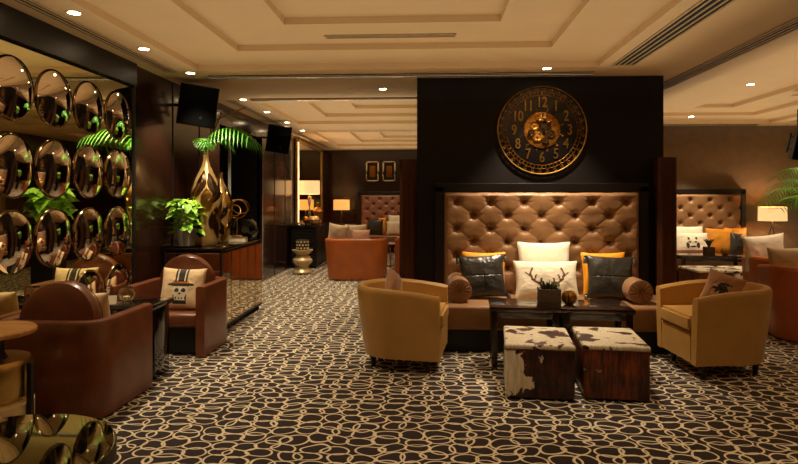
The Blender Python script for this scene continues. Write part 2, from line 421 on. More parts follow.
# ------------------------------------------------------------ soft goods
def cushion(name, label, cat, mat, w, h, t, loc, rotz=0, lean=.2, roll=0, prt=None, n=28, seed=0, group='scatter cushions', mats=None, seam=False):
    if seam: n = 56
    """stands on its lower edge at loc; faces local -Y; lean tips the top back (+Y)"""
    b = MB(); N = n if prt is None else 72
    def P(i, j, sgn):
        u = -1+2*i/N; v = -1+2*j/N
        e = max(0, (1-abs(u)**2.4))*max(0, (1-abs(v)**2.4))
        th = t/2*e**.42
        x = u*w/2*(1-.075*(1-v*v)*abs(u)**3); z = v*h/2*(1-.075*(1-u*u)*abs(v)**3)
        if seam: th -= .005*(math.exp(-(u/.025)**2)+math.exp(-(v/.025)**2))*e**.5
        wr = .010*noise.noise(Vector((u*2.4+seed, v*2.4, sgn*3+seed)))+.004*noise.noise(Vector((u*7+seed, v*7, sgn*2)))
        return Vector((x, sgn*(th+wr*e**.5), z+h/2))
    V = {}
    for sgn in (-1, 1):
        for i in range(N+1):
            for j in range(N+1):
                edge = i in (0, N) or j in (0, N)
                key = (i, j, 0 if edge else sgn)
                if key not in V: V[key] = b.b.verts.new(P(i, j, sgn))
    for sgn in (-1, 1):
        for i in range(N):
            for j in range(N):
                ks = [(i, j), (i+1, j), (i+1, j+1), (i, j+1)]
                vs = [V[(a, c, 0 if (a in (0, N) or c in (0, N)) else sgn)] for a, c in ks]
                f = b.b.faces.new(vs)
                if prt and sgn == -1: f.material_index = prt(-1+2*(i+.5)/N, -1+2*(j+.5)/N)
    o = b.build(name, mats or mat, None)
    o.rotation_euler = Euler((-lean, roll, rotz), 'XYZ'); o.location = loc
    # keep the lowest point on the support
    mt = o.rotation_euler.to_matrix(); lo = min((mt @ v.co).z for v in o.data.vertices)
    o.location.z = loc[2]-lo
    tag(o, label, cat, group)
    return o
def tassels(o, w, h):
    for sx in (-1, 1):
        for vz in (.03, h-.03):
            b = MB().lathe([(0, .0), (.016, -.004), (.012, -.018), (.018, -.026), (.024, -.085), (0, -.087)], (sx*(w/2+.012), -.01, vz+.02), 10)
            b.build('tassel', 'leather_dark', o)

def inpoly(x, y, P):
    c = False; j = len(P)-1
    for i in range(len(P)):
        if (P[i][1] > y) != (P[j][1] > y) and x < (P[j][0]-P[i][0])*(y-P[i][1])/(P[j][1]-P[i][1])+P[i][0]: c = not c
        j = i
    return c
def seg(x, y, a, b, r):
    ax, ay = a; bx, by = b; L = (bx-ax)**2+(by-ay)**2
    k = max(0, min(1, ((x-ax)*(bx-ax)+(y-ay)*(by-ay))/L)); return math.hypot(x-ax-k*(bx-ax), y-ay-k*(by-ay)) < r
def skull(u, v):
    # bowler-hatted skull, hat high up
    if abs(u) < .27 and .28 < v < .97 and not (abs(abs(u)-.17) < .02): return 1
    if abs(u) < .36 and .20 < v <= .30: return 3
    if math.hypot(u/.62, (v-.14)/.09) < 1: return 1
    d = math.hypot(u/.36, (v+.14)/.34)
    if d < 1 and v < .12:
        if math.hypot((abs(u)-.15)/.10, (v+.13)/.10) < 1: return 1
        if abs(u) < .05-(v+.25)*-.1 and -.34 < v < -.24: return 1
        return 2
    if abs(u) < .24 and -.62 < v <= -.40:
        if -.56 < v < -.44 and (int((u+1)*22) % 3 == 0 or abs(v+.5) < .012): return 1
        return 2
    if abs(u) < .30 and -.80 < v < -.30: return 1
    return 0
def antler(u, v):
    a = abs(u)
    for p, q, r in (((.10, -.55), (.22, -.25), .035), ((.22, -.25), (.45, -.05), .032), ((.45, -.05), (.52, .28), .028), ((.52, .28), (.44, .55), .022),
                    ((.22, -.25), (.18, .02), .024), ((.40, -.10), (.34, .20), .022), ((.50, .12), (.66, .34), .02), ((.30, -.18), (.12, -.16), .02)):
        if seg(a, v, p, q, r*1.25): return 1
    if u > .1 and math.hypot((u-.26)/.10, (v+.28)/.16) < 1: return 2
    if math.hypot(u/.12, (v+.62)/.3) < 1: return 1
    return 0
def leafprint(u, v):
    for k in range(9):
        a = k*.75+.3; cx, cy = .1*math.cos(k*2.1), -.3+.1*k*.8
        x = (u-cx)*math.cos(a)+(v-cy)*math.sin(a); y = -(u-cx)*math.sin(a)+(v-cy)*math.cos(a)
        if math.hypot((x-.2)/.30, y/.085) < 1 and noise.noise(Vector((u*9, v*9, k))) > -.35: return 1
    return 0
def figureprint(u, v):
    a = abs(u)
    if math.hypot((a-.30)/.10, (v+.20)/.26) < 1: return 1
    if math.hypot((a-.22)/.07, (v-.42)/.13) < 1: return 1
    if math.hypot(a/.10, (v-.05)/.22) < 1: return 0
    if math.hypot(a/.26, (v-.1)/.09) < 1 or math.hypot(a/.2, (v+.30)/.08) < 1: return 1
    if v < -.62: return 2
    return 0

def tuft_mesh(W, Hh, dx=.385, dz=.152, top=.125, nbr=6):
    b = MB(); nx, nz = int(W/.0095), int(Hh/.0088); V = []
    x0 = dx/2; z0 = Hh-top
    def hgt(x, z):
        p = (x-x0)/dx+(z-z0)/(2*dz); q = (x-x0)/dx-(z-z0)/(2*dz)
        sp, sq = abs(math.sin(PI*p)), abs(math.sin(PI*q))
        rp, rq = p-round(p), q-round(q)
        ddx = (rp+rq)/2*dx; ddz = (rp-rq)*dz
        d = math.hypot(ddx, ddz)
        hh = .074*(1-math.exp(-(d/.036)**1.6))+.006*min(1, (sp*sq)**.35)
        hh += .004*noise.noise(Vector((x*7, z*11, 1)))
        # pleats pulled from each button along the diagonals
        a = math.atan2(ddz, ddx); cr = math.atan2(dz, dx/2)
        for aa in (cr, PI-cr, -cr, cr-PI, 0.12, PI-.2, PI/2+.15):
            da = abs((a-aa+PI) % (2*PI)-PI)
            hh -= .011*math.exp(-(da*d/.008)**2)*math.exp(-d/.055)*min(1, d/.02)
        ex = min(x+W/2, W/2-x, Hh-z, z)
        return hh*min(1, max(0, ex)/.04)**.5+.01
    for j in range(nz+1):
        V.append([b.b.verts.new((-W/2+W*i/nx, -hgt(-W/2+W*i/nx, Hh*j/nz), Hh*j/nz)) for i in range(nx+1)])
    for j in range(nz):
        for i in range(nx): b.b.faces.new((V[j][i], V[j][i+1], V[j+1][i+1], V[j+1][i]))
    bt = []
    k = 0
    while z0-k*dz > .25:
        n = int(W/2/dx)+1
        for i in range(-n, n+1):
            x = (x0+i*dx) if k % 2 == 0 else i*dx
            if abs(x) < W/2-.06: bt.append((x, -.024, z0-k*dz))
        k += 1
    return b, bt
def booth(label, loc, W, mat, seatW=None, zb=.0, hh=1.66, full=True):
    """banquette: origin on the floor at the wall, centre; faces -Y"""
    t = thing('tufted_banquette', label, 'sofa', loc, group='tufted banquette sofas')
    Hh = hh-.42
    b, bt = tuft_mesh(W, Hh)
    p = b.build('backrest', mat, t, True, loc=(0, -.13, .42))
    bm0 = None
    for q in bt:
        if bm0 is None:
            o = MB().lathe([(.0, .009), (.009, .007), (.015, 0), (.013, -.006)], rot=(PI/2, 0, 0), n=14).build('button', mat, p); bm0 = o
        else: o = bm0.copy(); COL.objects.link(o); o.parent = p
        o.location = q
    fr = MB()
    for sx in (-1, 1): fr.box((sx*(W/2+.05), -.09, (hh+.06)/2), (.10, .18, hh+.06), bev=.006)
    fr.box((0, -.09, hh+.05), (W+.2, .18, .10), bev=.006).box((0, -.05, hh/2), (W, .1, hh))
    fr.build('frame', 'black_wood', t, False)
    sw = seatW or W+.2
    MB().box((0, -.57, .36), (sw, .86, .25), bev=.035, seg=4).build('seat', mat, t)
    MB().box((0, -.52, .12), (sw-.06, .78, .24)).build('plinth', 'black', t, False)
    return t
bc = (CX0+CX1)/2+.0
SX = at(541.5, 192, CY-.1).x
main = booth('bronze satin deep-buttoned banquette under the big clock', (SX-.02, CY, 0), 2.23, 'satin', 2.62)
lb = booth('mauve brown buttoned banquette against the dark back wall beneath two framed pictures', (-.92, YB, 0), 2.30, 'satin2')
rb = booth('brown buttoned banquette in a black frame on the taupe wall at right', (at(739, 200, YR-.1).x-1.18, YR, 0), 2.36, 'satin')

# bolsters and cushions on the main banquette
SZ = .487
def bolster(label, x, y, L=.62, r=.125):
    t = thing('bolster_cushion', label, 'cushion', (x, y, SZ+r), rot=(PI/2, 0, 0), group='bolsters on the main banquette')
    prof = [(0, L/2-.012), (.02, L/2-.014), (r*.75, L/2+.002), (r*.93, L/2-.006), (r, L/2-.03), (r, -L/2+.03), (r*.93, -L/2), (0, -L/2)]
    MB().lathe(prof[::-1], n=36).build('cover', 'satin', t)
    for z in (L/2-.012, -L/2+.012): MB().tube([(r*.97*math.cos(a*PI/18), r*.97*math.sin(a*PI/18), z) for a in range(36)], .006, 6, True).build('piping', 'satin', t)
    b = MB(); n = 64; rings = []
    for rr in (.02, .045, .07, .095, .113):
        rings.append([b.b.verts.new((rr*math.cos(2*PI*k/n), rr*math.sin(2*PI*k/n), L/2-.008+.012*math.sin(PI*rr/.125)+(.005 if k % 4 < 2 else -.003))) for k in range(n)])
    for A, B in zip(rings, rings[1:]):
        for k in range(n): b.b.faces.new((A[k], A[(k+1) % n], B[(k+1) % n], B[k]))
    b.build('pleated_end', 'satin', t)
    MB().lathe([(0, .016), (.014, .012), (.02, 0)][::-1], (0, 0, L/2-.008), 14).build('button', 'old_gold', t)
bolster('rolled bronze bolster cushion at the left end of the main banquette', at(457, 285, 6.3).x+.03, 6.63)
bolster('rolled bronze bolster cushion at the right end of the main banquette', at(646, 285, 6.3).x-.04, 6.63)
G1 = 'scatter cushions on the main banquette'
YC = CY-.3
def ctr(x0, x1, Y): return (at(x0, 200, Y).x+at(x1, 200, Y).x)/2
cushion('scatter_cushion', 'mustard velvet cushion peeking out behind the left dark leather cushion', 'cushion', 'mustard', .50, .50, .13, (ctr(463, 506, 6.75), 6.80, SZ), 0, .22, .01, seed=1, group=G1)
o = cushion('scatter_cushion', 'dark grey leather tasselled cushion at left of the main banquette', 'cushion', 'leather_dark', .50, .48, .15, (ctr(462, 508, 6.55), 6.58, SZ), .05, .3, -.05, seed=2, seam=True, group=G1); tassels(o, .5, .48)
cushion('scatter_cushion', 'plain ivory cushion at the back middle of the main banquette', 'cushion', 'white_fab2', .60, .62, .15, (ctr(519, 573, 6.75), 6.78, SZ), 0, .2, 0, seed=3, group=G1)
cushion('scatter_cushion', 'cream cushion with stag antler print, front middle of the main banquette', 'cushion', None, .70, .44, .18, (ctr(515, 580, 6.5), 6.50, SZ), 0, .34, 0, prt=antler, mats=['white_fab', 'print_brown', 'print_green'], seed=4, group=G1)
cushion('scatter_cushion', 'mustard velvet cushion peeking out behind the right dark leather cushion', 'cushion', 'mustard', .50, .50, .13, (ctr(584, 632, 6.75)-.01, 6.80, SZ), 0, .22, -.01, seed=5, group=G1)
o = cushion('scatter_cushion', 'dark grey leather tasselled cushion at right of the main banquette', 'cushion', 'leather_dark', .50, .48, .15, (ctr(588, 636, 6.55), 6.58, SZ), -.05, .3, .03, seed=6, seam=True, group=G1); tassels(o, .5, .48)

# ------------------------------------------------------------ clock
cc = at(541.5, 130.5, CY); CR = .515
t = thing('wall_clock', 'large round skeleton clock with gold numerals on the dark wall', 'clock', (cc.x, CY, cc.z), rot=(PI/2, 0, 0))
MB().lathe([(0, .0), (CR-.02, 0), (CR-.02, .025), (0, .025)], n=64).build('dial', 'gloss_black', t)
MB().tube([(CR*math.cos(a*PI/48), CR*math.sin(a*PI/48), .03) for a in range(96)], .010, 8, True).build('rim', 'gold', t)
MB().tube([(CR*.80*math.cos(a*PI/48), CR*.80*math.sin(a*PI/48), .03) for a in range(96)], .0035, 6, True).build('minute_ring', 'old_gold', t)
MB().tube([(CR*.88*math.cos(a*PI/48), CR*.88*math.sin(a*PI/48), .03) for a in range(96)], .0035, 6, True).build('minute_ring', 'old_gold', t)
for hb, kk in ((.006, [k for k in range(60) if k % 5]), (.014, range(0, 60, 5))):
    o0 = None
    for k in kk:
        a = k*PI/30
        if o0 is None: o = o0 = MB().box((0, 0, 0), (.030, hb, .006)).build('minute_mark', 'old_gold', t, False)
        else: o = o0.copy(); COL.objects.link(o)
        o.location = (CR*.84*math.cos(a), CR*.84*math.sin(a), .03); o.rotation_euler = (0, 0, a)
o0 = None
for k in range(34):     # scroll ornaments between rim and minute ring
    a = k*PI/17+.05; rr = CR*.935
    if o0 is None: o = o0 = MB().tube([Vector((.021*math.cos(q*PI/5)*(1-q*.07), .021*math.sin(q*PI/5)*(1-q*.07), 0)) for q in range(11)], .004, 5).build('scroll_ornament', 'gold', t)
    else: o = o0.copy(); COL.objects.link(o)
    o.location = (rr*math.cos(a), rr*math.sin(a), .03); o.rotation_euler = (0, 0, a*3)
o0 = None
for k in range(12):
    a = k*PI/6+PI/12; rr = CR*.47
    if o0 is None: o = o0 = MB().tube([Vector((.05*(q/12-.5), .010*math.sin(q*PI/4), 0)) for q in range(13)], .003, 5).build('filigree', 'old_gold', t)
    else: o = o0.copy(); COL.objects.link(o)
    o.location = (rr*math.cos(a), rr*math.sin(a), .028); o.rotation_euler = (0, 0, a)
def text_mesh(s, size, depth=.004):
    cu = bpy.data.curves.new('numeral', 'FONT'); cu.body = s; cu.size = size; cu.extrude = depth; cu.align_x = 'CENTER'; cu.align_y = 'CENTER'
    cu.offset = size*.012
    tmp = bpy.data.objects.new('numeral', cu); COL.objects.link(tmp); bpy.context.view_layer.update()
    dg = bpy.context.evaluated_depsgraph_get()
    me = bpy.data.meshes.new_from_object(tmp.evaluated_get(dg)); bpy.data.objects.remove(tmp); me.name = 'numeral'; return me
for k in range(1, 13):
    me = text_mesh(str(k), .15); me.materials.clear(); me.materials.append(M['gold'])
    o = bpy.data.objects.new('numeral', me); COL.objects.link(o); o.parent = t
    a = PI/2-k*PI/6; o.location = (CR*.63*math.cos(a), CR*.63*math.sin(a), .032); o.scale = (.85, 1.15, 1)
MB().lathe([(0, .03), (.21, .03), (.212, .036), (.19, .042), (0, .038)][::1], n=48).build('gear_plate', 'old_gold', t)
plate = [c for c in t.children if c.name.startswith('gear_plate')][0]
def gear(r, teeth, c, z):
    b = MB(); pts = []
    for k in range(teeth):
        for f, rr in ((0, .9), (.25, .9), (.35, 1.05), (.65, 1.05), (.75, .9)): a = (k+f)*2*PI/teeth; pts.append((c[0]+r*rr*math.cos(a), c[1]+r*rr*math.sin(a)))
    b.prism(pts, z, z+.005)
    for k in range(12): pass
    b.lathe([(r*.25, z+.005), (r*.25, z+.012), (0, z+.014)], (c[0], c[1], 0), 12)
    b.tube([(c[0]+r*.7*math.cos(a*PI/10), c[1]+r*.7*math.sin(a*PI/10), z+.006) for a in range(20)], .004, 5, True)
    return b
for i, (r, n, c) in enumerate(((.085, 22, (.02, .03)), (.055, 16, (-.09, .055)), (.05, 14, (.1, -.045)), (.06, 18, (-.055, -.075)), (.04, 12, (.035, -.12)), (.038, 12, (.07, .12)), (.04, 12, (-.13, -.03)), (.035, 12, (-.04, .135)))):
    gear(r, n, c, .042+.004*i).build('gear', ['darkgold', 'old_gold'][i % 2], plate)
me = text_mesh('12', .085); me.materials.clear(); me.materials.append(M['champagne'])
o = bpy.data.objects.new('inner_numeral', me); COL.objects.link(o); o.parent = t; o.location = (0, .165, .085)
MB().box((.0, .05, .088), (.010, .20, .003), rot=(0, 0, .6)).build('hour_hand', 'darkgold', t, False)
MB().box((.05, .07, .092), (.008, .30, .003), rot=(0, 0, -.9)).build('minute_hand', 'darkgold', t, False)

# ------------------------------------------------------------ tables and ottomans
def coffee_table(label, loc, rz, w=.645, d=.52, h=.585):
    t = thing('coffee_table', label, 'table', loc, rz, 'dark square coffee tables')
    MB().box((0, 0, h-.02), (w, d, .04), bev=.004).build('tabletop', 'table', t)
    for sx in (-1, 1):
        for sy in (-1, 1): MB().box((sx*(w/2-.045), sy*(d/2-.045), (h-.04)/2), (.055, .055, h-.04), bev=.003).build('leg', 'table', t)
    for sy in (-1, 1): MB().box((0, sy*(d/2-.045), h-.08), (w-.16, .03, .05)).build('apron', 'table', t, False)
    return t
tc = at(562, 308, 5.73); TR = R(-4)
px = Vector((math.cos(TR), math.sin(TR), 0))
T0 = Vector((at(562, 308, 5.5).x+.02, 5.78, 0))
tl = coffee_table('dark wood coffee table left half, holding the antler planter', T0-px*.325, TR)
dup(tl, T0+px*.325, TR, 'dark wood coffee table right half, behind the brown cowhide cube')
def ottoman(label, loc, rz, body, top, w=.535, h=.44, d=.68):
    t = thing('cowhide_ottoman', label, 'ottoman', loc, rz, 'cowhide cube ottomans')
    MB().box((0, 0, .012+(h-.035)/2), (w, d, h-.035), bev=.018, seg=3).build('body', body, t)
    b = MB().box((0, 0, h-.022), (w+.01, d+.01, .044), bev=.018, seg=4)
    b.build('cushion_top', top, t)
    MB().tube([(sx*(w/2+.003), sy*(d/2+.003), h-.045) for sx, sy in ((-1, -1), (1, -1), (1, 1), (-1, 1))], .005, 6, True).build('piping', 'print_brown', t)
    for sx in (-1, 1):
        for sy in (-1, 1): MB().box((sx*(w/2-.05), sy*(d/2-.05), .01), (.04, .04, .02)).build('foot', 'black', t, False)
    return t
ottoman('cowhide cube ottoman with white patched front, left of the pair', (at(539, 347, 4.78).x+.04, 5.10, 0), R(-6), 'hide_left', 'hide_top')
ottoman('cowhide cube ottoman with all brown front, right of the pair', (at(615.5, 347, 4.78).x+.04, 5.10, 0), R(-6), 'hide_right', 'hide_top2', w=.50)

def votive(label, loc, r=.05, mat='champagne', name='candle_holder'):
    t = thing(name, label, 'candle holder', loc)
    N = 14
    b = MB(); rings = []
    prof = [(.45, 0), (.85, .25*r*1.6), (1, .55*r*1.6), (.9, .9*r*1.6), (.6, 1.15*r*1.6), (.55, 1.1*r*1.6), (.84, .88*r*1.6), (.93, .55*r*1.6), (.5, .1*r)]
    n = N*4
    for rr, z in prof:
        rings.append([b.b.verts.new((r*rr*(1+.07*math.cos(N*2*PI*k/n))*math.cos(2*PI*k/n), r*rr*(1+.07*math.cos(N*2*PI*k/n))*math.sin(2*PI*k/n), z)) for k in range(n)])
    for A, B in zip(rings, rings[1:]):
        for k in range(n): b.b.faces.new((A[k], A[(k+1) % n], B[(k+1) % n], B[k]))
    b.b.faces.new(rings[0][::-1]); b.b.faces.new(rings[-1])
    b.build('ribbed_bowl', mat, t)
    MB().lathe([(r*.42, r*.14), (r*.42, r*.6), (.002, r*.62)], n=16).build('candle', 'cream_lacquer', t)
    return t
v = votive('ribbed bronze votive bowl on the main coffee table', (at(569, 301, 5.75).x, 5.74, .585), .068, 'gold')
# planter with succulent
pp = at(549, 303, 5.9)
t = thing('potted_plant', 'succulent in a square rustic wooden planter on the main coffee table', 'plant', (at(549, 303, 5.7).x, 5.70, .585), R(-4))
b = MB(); q = .098
b.box((0, -q+.01, .08), (2*q, .02, .16)).box((0, q-.01, .08), (2*q, .02, .16)).box((-q+.01, 0, .08), (.02, 2*q-.04, .16)).box((q-.01, 0, .08), (.02, 2*q-.04, .16)).box((0, 0, .07), (2*q-.04, 2*q-.04, .13))
b.build('planter', 'planter', t, False)
b = MB()
for k in range(46):
    a = rnd.random()*2*PI; rr = rnd.random()*.06; tl_ = .05+.05*rnd.random()
    c0 = Vector((rr*math.cos(a), rr*math.sin(a), .13)); c1 = c0+Vector((math.cos(a)*.04, math.sin(a)*.04, tl_))
    b.tube([c0, (c0+c1)/2+Vector((0, 0, .01)), c1], [.008, .009, .001], 6)
b.build('succulent_leaves', 'succulent', t)

# ------------------------------------------------------------ armchairs
def sweep_shell(path, prof_fn, closed_ends=True):
    """path: list of (x,y,nx,ny) outward normals; prof_fn(i)->list of (offset outward, z)"""
    b = MB(); rings = []
    for i, (x, y, nx, ny) in enumerate(path):
        rings.append([b.b.verts.new((x+nx*o, y+ny*o, z)) for o, z in prof_fn(i/(len(path)-1))])
    n = len(rings[0])
    for A, B in zip(rings, rings[1:]):
        for k in range(n): b.b.faces.new((A[k], A[(k+1) % n], B[(k+1) % n], B[k]))
    b.b.faces.new(rings[0][::-1]); b.b.faces.new(rings[-1])
    return b
def upath(w, d, rad, n=10):
    """U open to -Y: from front-left back and around to front-right"""
    P = [(-w/2, -d/2+ (d-rad)*k/8, -1, 0) for k in range(9)]
    for k in range(1, n*2):
        a = PI-k*(PI/2)/n
        if k <= n: P.append((-w/2+rad+rad*math.cos(a), d/2-rad+rad*math.sin(a), math.cos(a), math.sin(a)))
    if w-2*rad > .02: P.append((0, d/2, 0, 1))
    for k in range(0, n+1):
        a = PI/2-k*(PI/2)/n; P.append((w/2-rad+rad*math.cos(a), d/2-rad+rad*math.sin(a), math.cos(a), math.sin(a)))
    P += [(w/2, -d/2+(d-rad)*k/8, 1, 0) for k in range(7, -1, -1)]
    return P
def tub_chair(label, loc, rz, mat, w=.84, d=.84, h=.80, rad=.40, arm_drop=.05, group='tub armchairs', name='tub_chair', cat='armchair', foot=.125, ins=-.055):
    t = thing(name, label, cat, loc, rz, group)
    th = .085
    def prof(s):
        k = 1-abs(2*s-1)        # 0 at the arm fronts, 1 at the back
        top = h-arm_drop*(1-min(1, k*1.6))**2
        inn = ins+.015-.05*k
        o = [(inn, foot), (inn*.7, .28), (inn*.3, .50), (-.005, top-.05), (-.006, top-.02), (-.022, top), (-th+.02, top), (-th-.004, top-.02), (-th-.01, top-.06), (-th-.03, .45), (inn-th, .2), (inn-th, foot)]
        return o
    sweep_shell(upath(w, d, rad), prof).build('shell', mat, t)
    iw = w-2*th-.12
    # seat cushion, rounded behind
    def rounded(wd, dp, r, yb):
        pts = [(-wd/2, yb-dp), (wd/2, yb-dp)]
        for k in range(9): a = k*PI/16; pts.append((wd/2-r+r*math.cos(a), yb-r+r*math.sin(a)))
        for k in range(9): a = PI/2+k*PI/16; pts.append((-wd/2+r+r*math.cos(a), yb-r+r*math.sin(a)))
        return pts
    b = MB().prism(rounded(iw+.05, d-.115, min(rad*.6, iw/2-.02), d/2-th-.05), .405, .545)
    bmesh.ops.bevel(b.b, geom=b.b.edges[:], offset=.045, segments=4, affect='EDGES', clamp_overlap=True)
    b.build('seat_cushion', mat, t)
    b = MB().prism(rounded(iw+.02, d-.135, min(rad*.6, iw/2-.02), d/2-th-.05), foot+.01, .40); b.box((0, -d/2+.045, .27), (w-.26, .06, .24), bev=.02)
    b.build('seat_base', mat, t, True)
    for sx in (-1, 1):
        for sy in (-1, 1):
            kk = .50 if sy > 0 else .84
            MB().lathe([(.02, 0), (.032, foot+.005)], (sx*(w/2-.13)*(kk/.84), sy*(d/2-(.19 if sy > 0 else .12)), 0), 12).build('leg', 'black', t)
    return t
tub_chair('camel leather tub armchair left of the main coffee table', (-.285, 5.79, 0), R(90-7), 'tan_leather', h=.765, arm_drop=.06, group='camel tub armchairs')
tub_chair('camel leather tub armchair right of the cowhide ottomans', (2.70, 5.74, 0), R(-90+4), 'tan_leather', w=.82, d=.84, h=.785, arm_drop=.07, group='camel tub armchairs')
cushion('scatter_cushion', 'small plain brown cushion inside the left camel tub chair', 'cushion', 'taupe_fab', .30, .27, .12, (at(393, 290, 5.8).x, 5.72, .55), R(70), .1, .5, seed=11)
cushion('scatter_cushion', 'taupe cushion with black leaf print inside the right camel tub chair', 'cushion', None, .32, .31, .12, (at(722, 290, 5.6).x, 5.70, .55), R(-32), .2, .3, prt=leafprint, mats=['taupe_fab', 'print_dark'], seed=12)

def club_chair(label, loc, rz):
    t = thing('club_armchair', label, 'armchair', loc, rz, 'brown leather club armchairs')
    w, d, h, th = .825, .80, .71, .09
    def prof(s):
        return [(0, .015), (0, h-.02), (-.012, h-.004), (-.03, h), (-th+.02, h), (-th+.004, h-.012), (-th, h-.03), (-th, .015)]
    path = upath(w, d, .17)
    # arms flare a little towards the front
    path = [(x*(1+.05*(.4-y)/.8) if False else x, y, nx, ny) for x, y, nx, ny in path]
    sweep_shell(path, prof).build('shell', 'brown_leather', t)
    b = MB().box((0, -.03, .36), (w-2*th-.01, d-th-.04, .14), bev=.035, seg=4); b.build('seat_cushion', 'brown_leather', t)
    MB().box((0, .03, .15), (w-2*th-.01, d-th-.12, .27)).build('seat_base', 'black', t, False)
    # round back cushion leaning on the rear of the shell
    r = .30; prof = [(0, -.07), (r*.8, -.066), (r*.95, -.05), (r, -.02), (r, .02), (r*.95, .05), (r*.8, .066), (0, .07)]
    MB().lathe(prof, (0, d/2-th-.10, .675), 48, rot=(PI/2+.12, 0, 0)).build('round_backrest', 'brown_leather', t)
    MB().tube([(r*.985*math.cos(a*PI/24), r*.985*math.sin(a*PI/24), .05) for a in range(48)], .004, 6, True).build('seam', 'brown_leather', t, True, loc=(0, d/2-th-.10, .675)).rotation_euler = (PI/2+.12, 0, 0)
    return t
club_chair('brown leather round-backed club armchair in the foreground seen from behind', (-2.742, 4.53, 0), PI)
club_chair('brown leather round-backed club armchair facing the camera beside the mirrored cabinet', (-2.645, 6.24, 0), 0)
cushion('scatter_cushion', 'cream cushion printed with a skull in a tall hat on the far club chair', 'cushion', None, .47, .43, .15, (at(183, 300, 6.15).x, 6.08, .435), 0, .28, .02, prt=skull, mats=['cream_print', 'print_dark', 'print_white', 'print_orange'], seed=13)
cushion('scatter_cushion', 'cream printed cushion on the foreground club chair, mostly hidden by its round back', 'cushion', None, .46, .42, .15, (-2.78, 4.74, .435), PI, .25, 0, prt=skull, mats=['cream_print', 'print_dark', 'print_white', 'print_orange'], seed=14)

# small black table between the club chairs
t = thing('side_table', 'gloss black side table between the two brown club armchairs', 'table', (-2.70, 5.30, 0))
MB().box((0, 0, .635), (.60, .46, .05), bev=.012, seg=3).build('tabletop', 'gloss_black', t)
MB().box((.25, -.02, .305), (.09, .30, .61), bev=.008).build('leg', 'gloss_black', t)
MB().box((-.25, -.02, .305), (.09, .30, .61), bev=.008).build('leg', 'gloss_black', t)
votive('ribbed clear glass votive on the black table between the club chairs', (at(128, 300, 5.3).x, 5.28, .66), .07, 'glass')
for i, (x, lab) in enumerate(((at(104, 300, 5.2).x, 'small folded ivory card on the black side table, nearer the wall'), (at(115, 300, 5.2).x, 'small folded ivory card on the black side table, next to the glass votive'))):
    b = MB(); b.box((0, -.012, .035), (.07, .002, .075), rot=(-.35, 0, 0)).box((0, .014, .035), (.07, .002, .075), rot=(.35, 0, 0))
    tag(b.build('tent_card', 'paper', None, False, loc=(x, 5.16, .66), rotz=.3), lab, 'card', 'folded cards on the black side table')

# foreground tables
t = thing('mirror_table', 'round smoked mirror-topped table in the bottom left foreground', 'table', (-1.80, 2.35, 0))
MB().lathe([(.0, .47), (.465, .47), (.475, .48), (.475, .54), (.468, .55), (0, .55)], n=96).build('tabletop', 'smoked', t)
MB().lathe([(.479, .476), (.479, .538), (.470, .538), (.470, .476)], n=96, cap=False).build('edge_band', 'black', t)
MB().lathe([(.28, 0), (.28, .02), (.06, .04), (.05, .45), (.2, .47)], n=40).build('pedestal', 'black', t)
t = thing('drum_table', 'round oak-topped table on a brass drum at the left edge', 'table', (-2.83, 3.72, 0))
MB().lathe([(0, .715), (.255, .715), (.265, .725), (.265, .742), (.258, .75), (0, .75)], n=64).build('tabletop', 'wood_top', t)
MB().lathe([(.10, .56), (.08, .6), (.08, .70), (.14, .715)], n=32).build('neck', 'black', t)
MB().lathe([(.22, .30), (.24, .33), (.24, .53), (.225, .56), (0, .56)], n=48).build('drum', 'brass', t)
MB().lathe([(.24, 0), (.25, .015), (.25, .28), (.22, .30)], n=48).build('lower_drum', 'cream_lacquer', t)
MB().box((.27, .0, .27), (.03, .03, .54)).build('upright', 'black', t, False)

# ------------------------------------------------------------ mirrored cabinet and what stands on it
CBX0, CBX1, CBY0, CBY1, CBZ = -3.09, -2.41, 6.84, 8.5, 1.0
t = thing('mirrored_cabinet', 'mirror-panelled cabinet against the left wall beyond the club chairs', 'cabinet', ((CBX0+CBX1)/2, (CBY0+CBY1)/2, 0))
w, l = CBX1-CBX0, CBY1-CBY0
MB().box((0, 0, .52), (w-.02, l-.02, .88)).build('body', 'black', t, False)
MB().box((0, 0, CBZ-.012), (w+.02, l+.02, .024), bev=.003).build('top', 'gloss_black', t)
nd = 5
for k in range(nd):
    y = -l/2+l*(k+.5)/nd
    dr = MB().box((w/2-.005, y, .52), (.014, l/nd-.026, .85), bev=.005).build('door', 'cabinet', t, False)
MB().box((0, -l/2+.004, .52), (w-.05, .012, .85), bev=.004).build('end_panel', 'cabinet', t, False)
b = MB().box((0, 0, .075), (w, l, .02))
for sx in (-1, 1): b.box((sx*(w/2-.007), -l/2+.007, .52), (.016, .016, .9)).box((sx*(w/2-.007), l/2-.007, .52), (.016, .016, .9))
b.build('frame', 'black', t, False)
for sx in (-1, 1):
    for sy in (-1, 1): MB().box((sx*(w/2-.06), sy*(l/2-.06), .034), (.06, .06, .066)).build('foot', 'black', t, False)

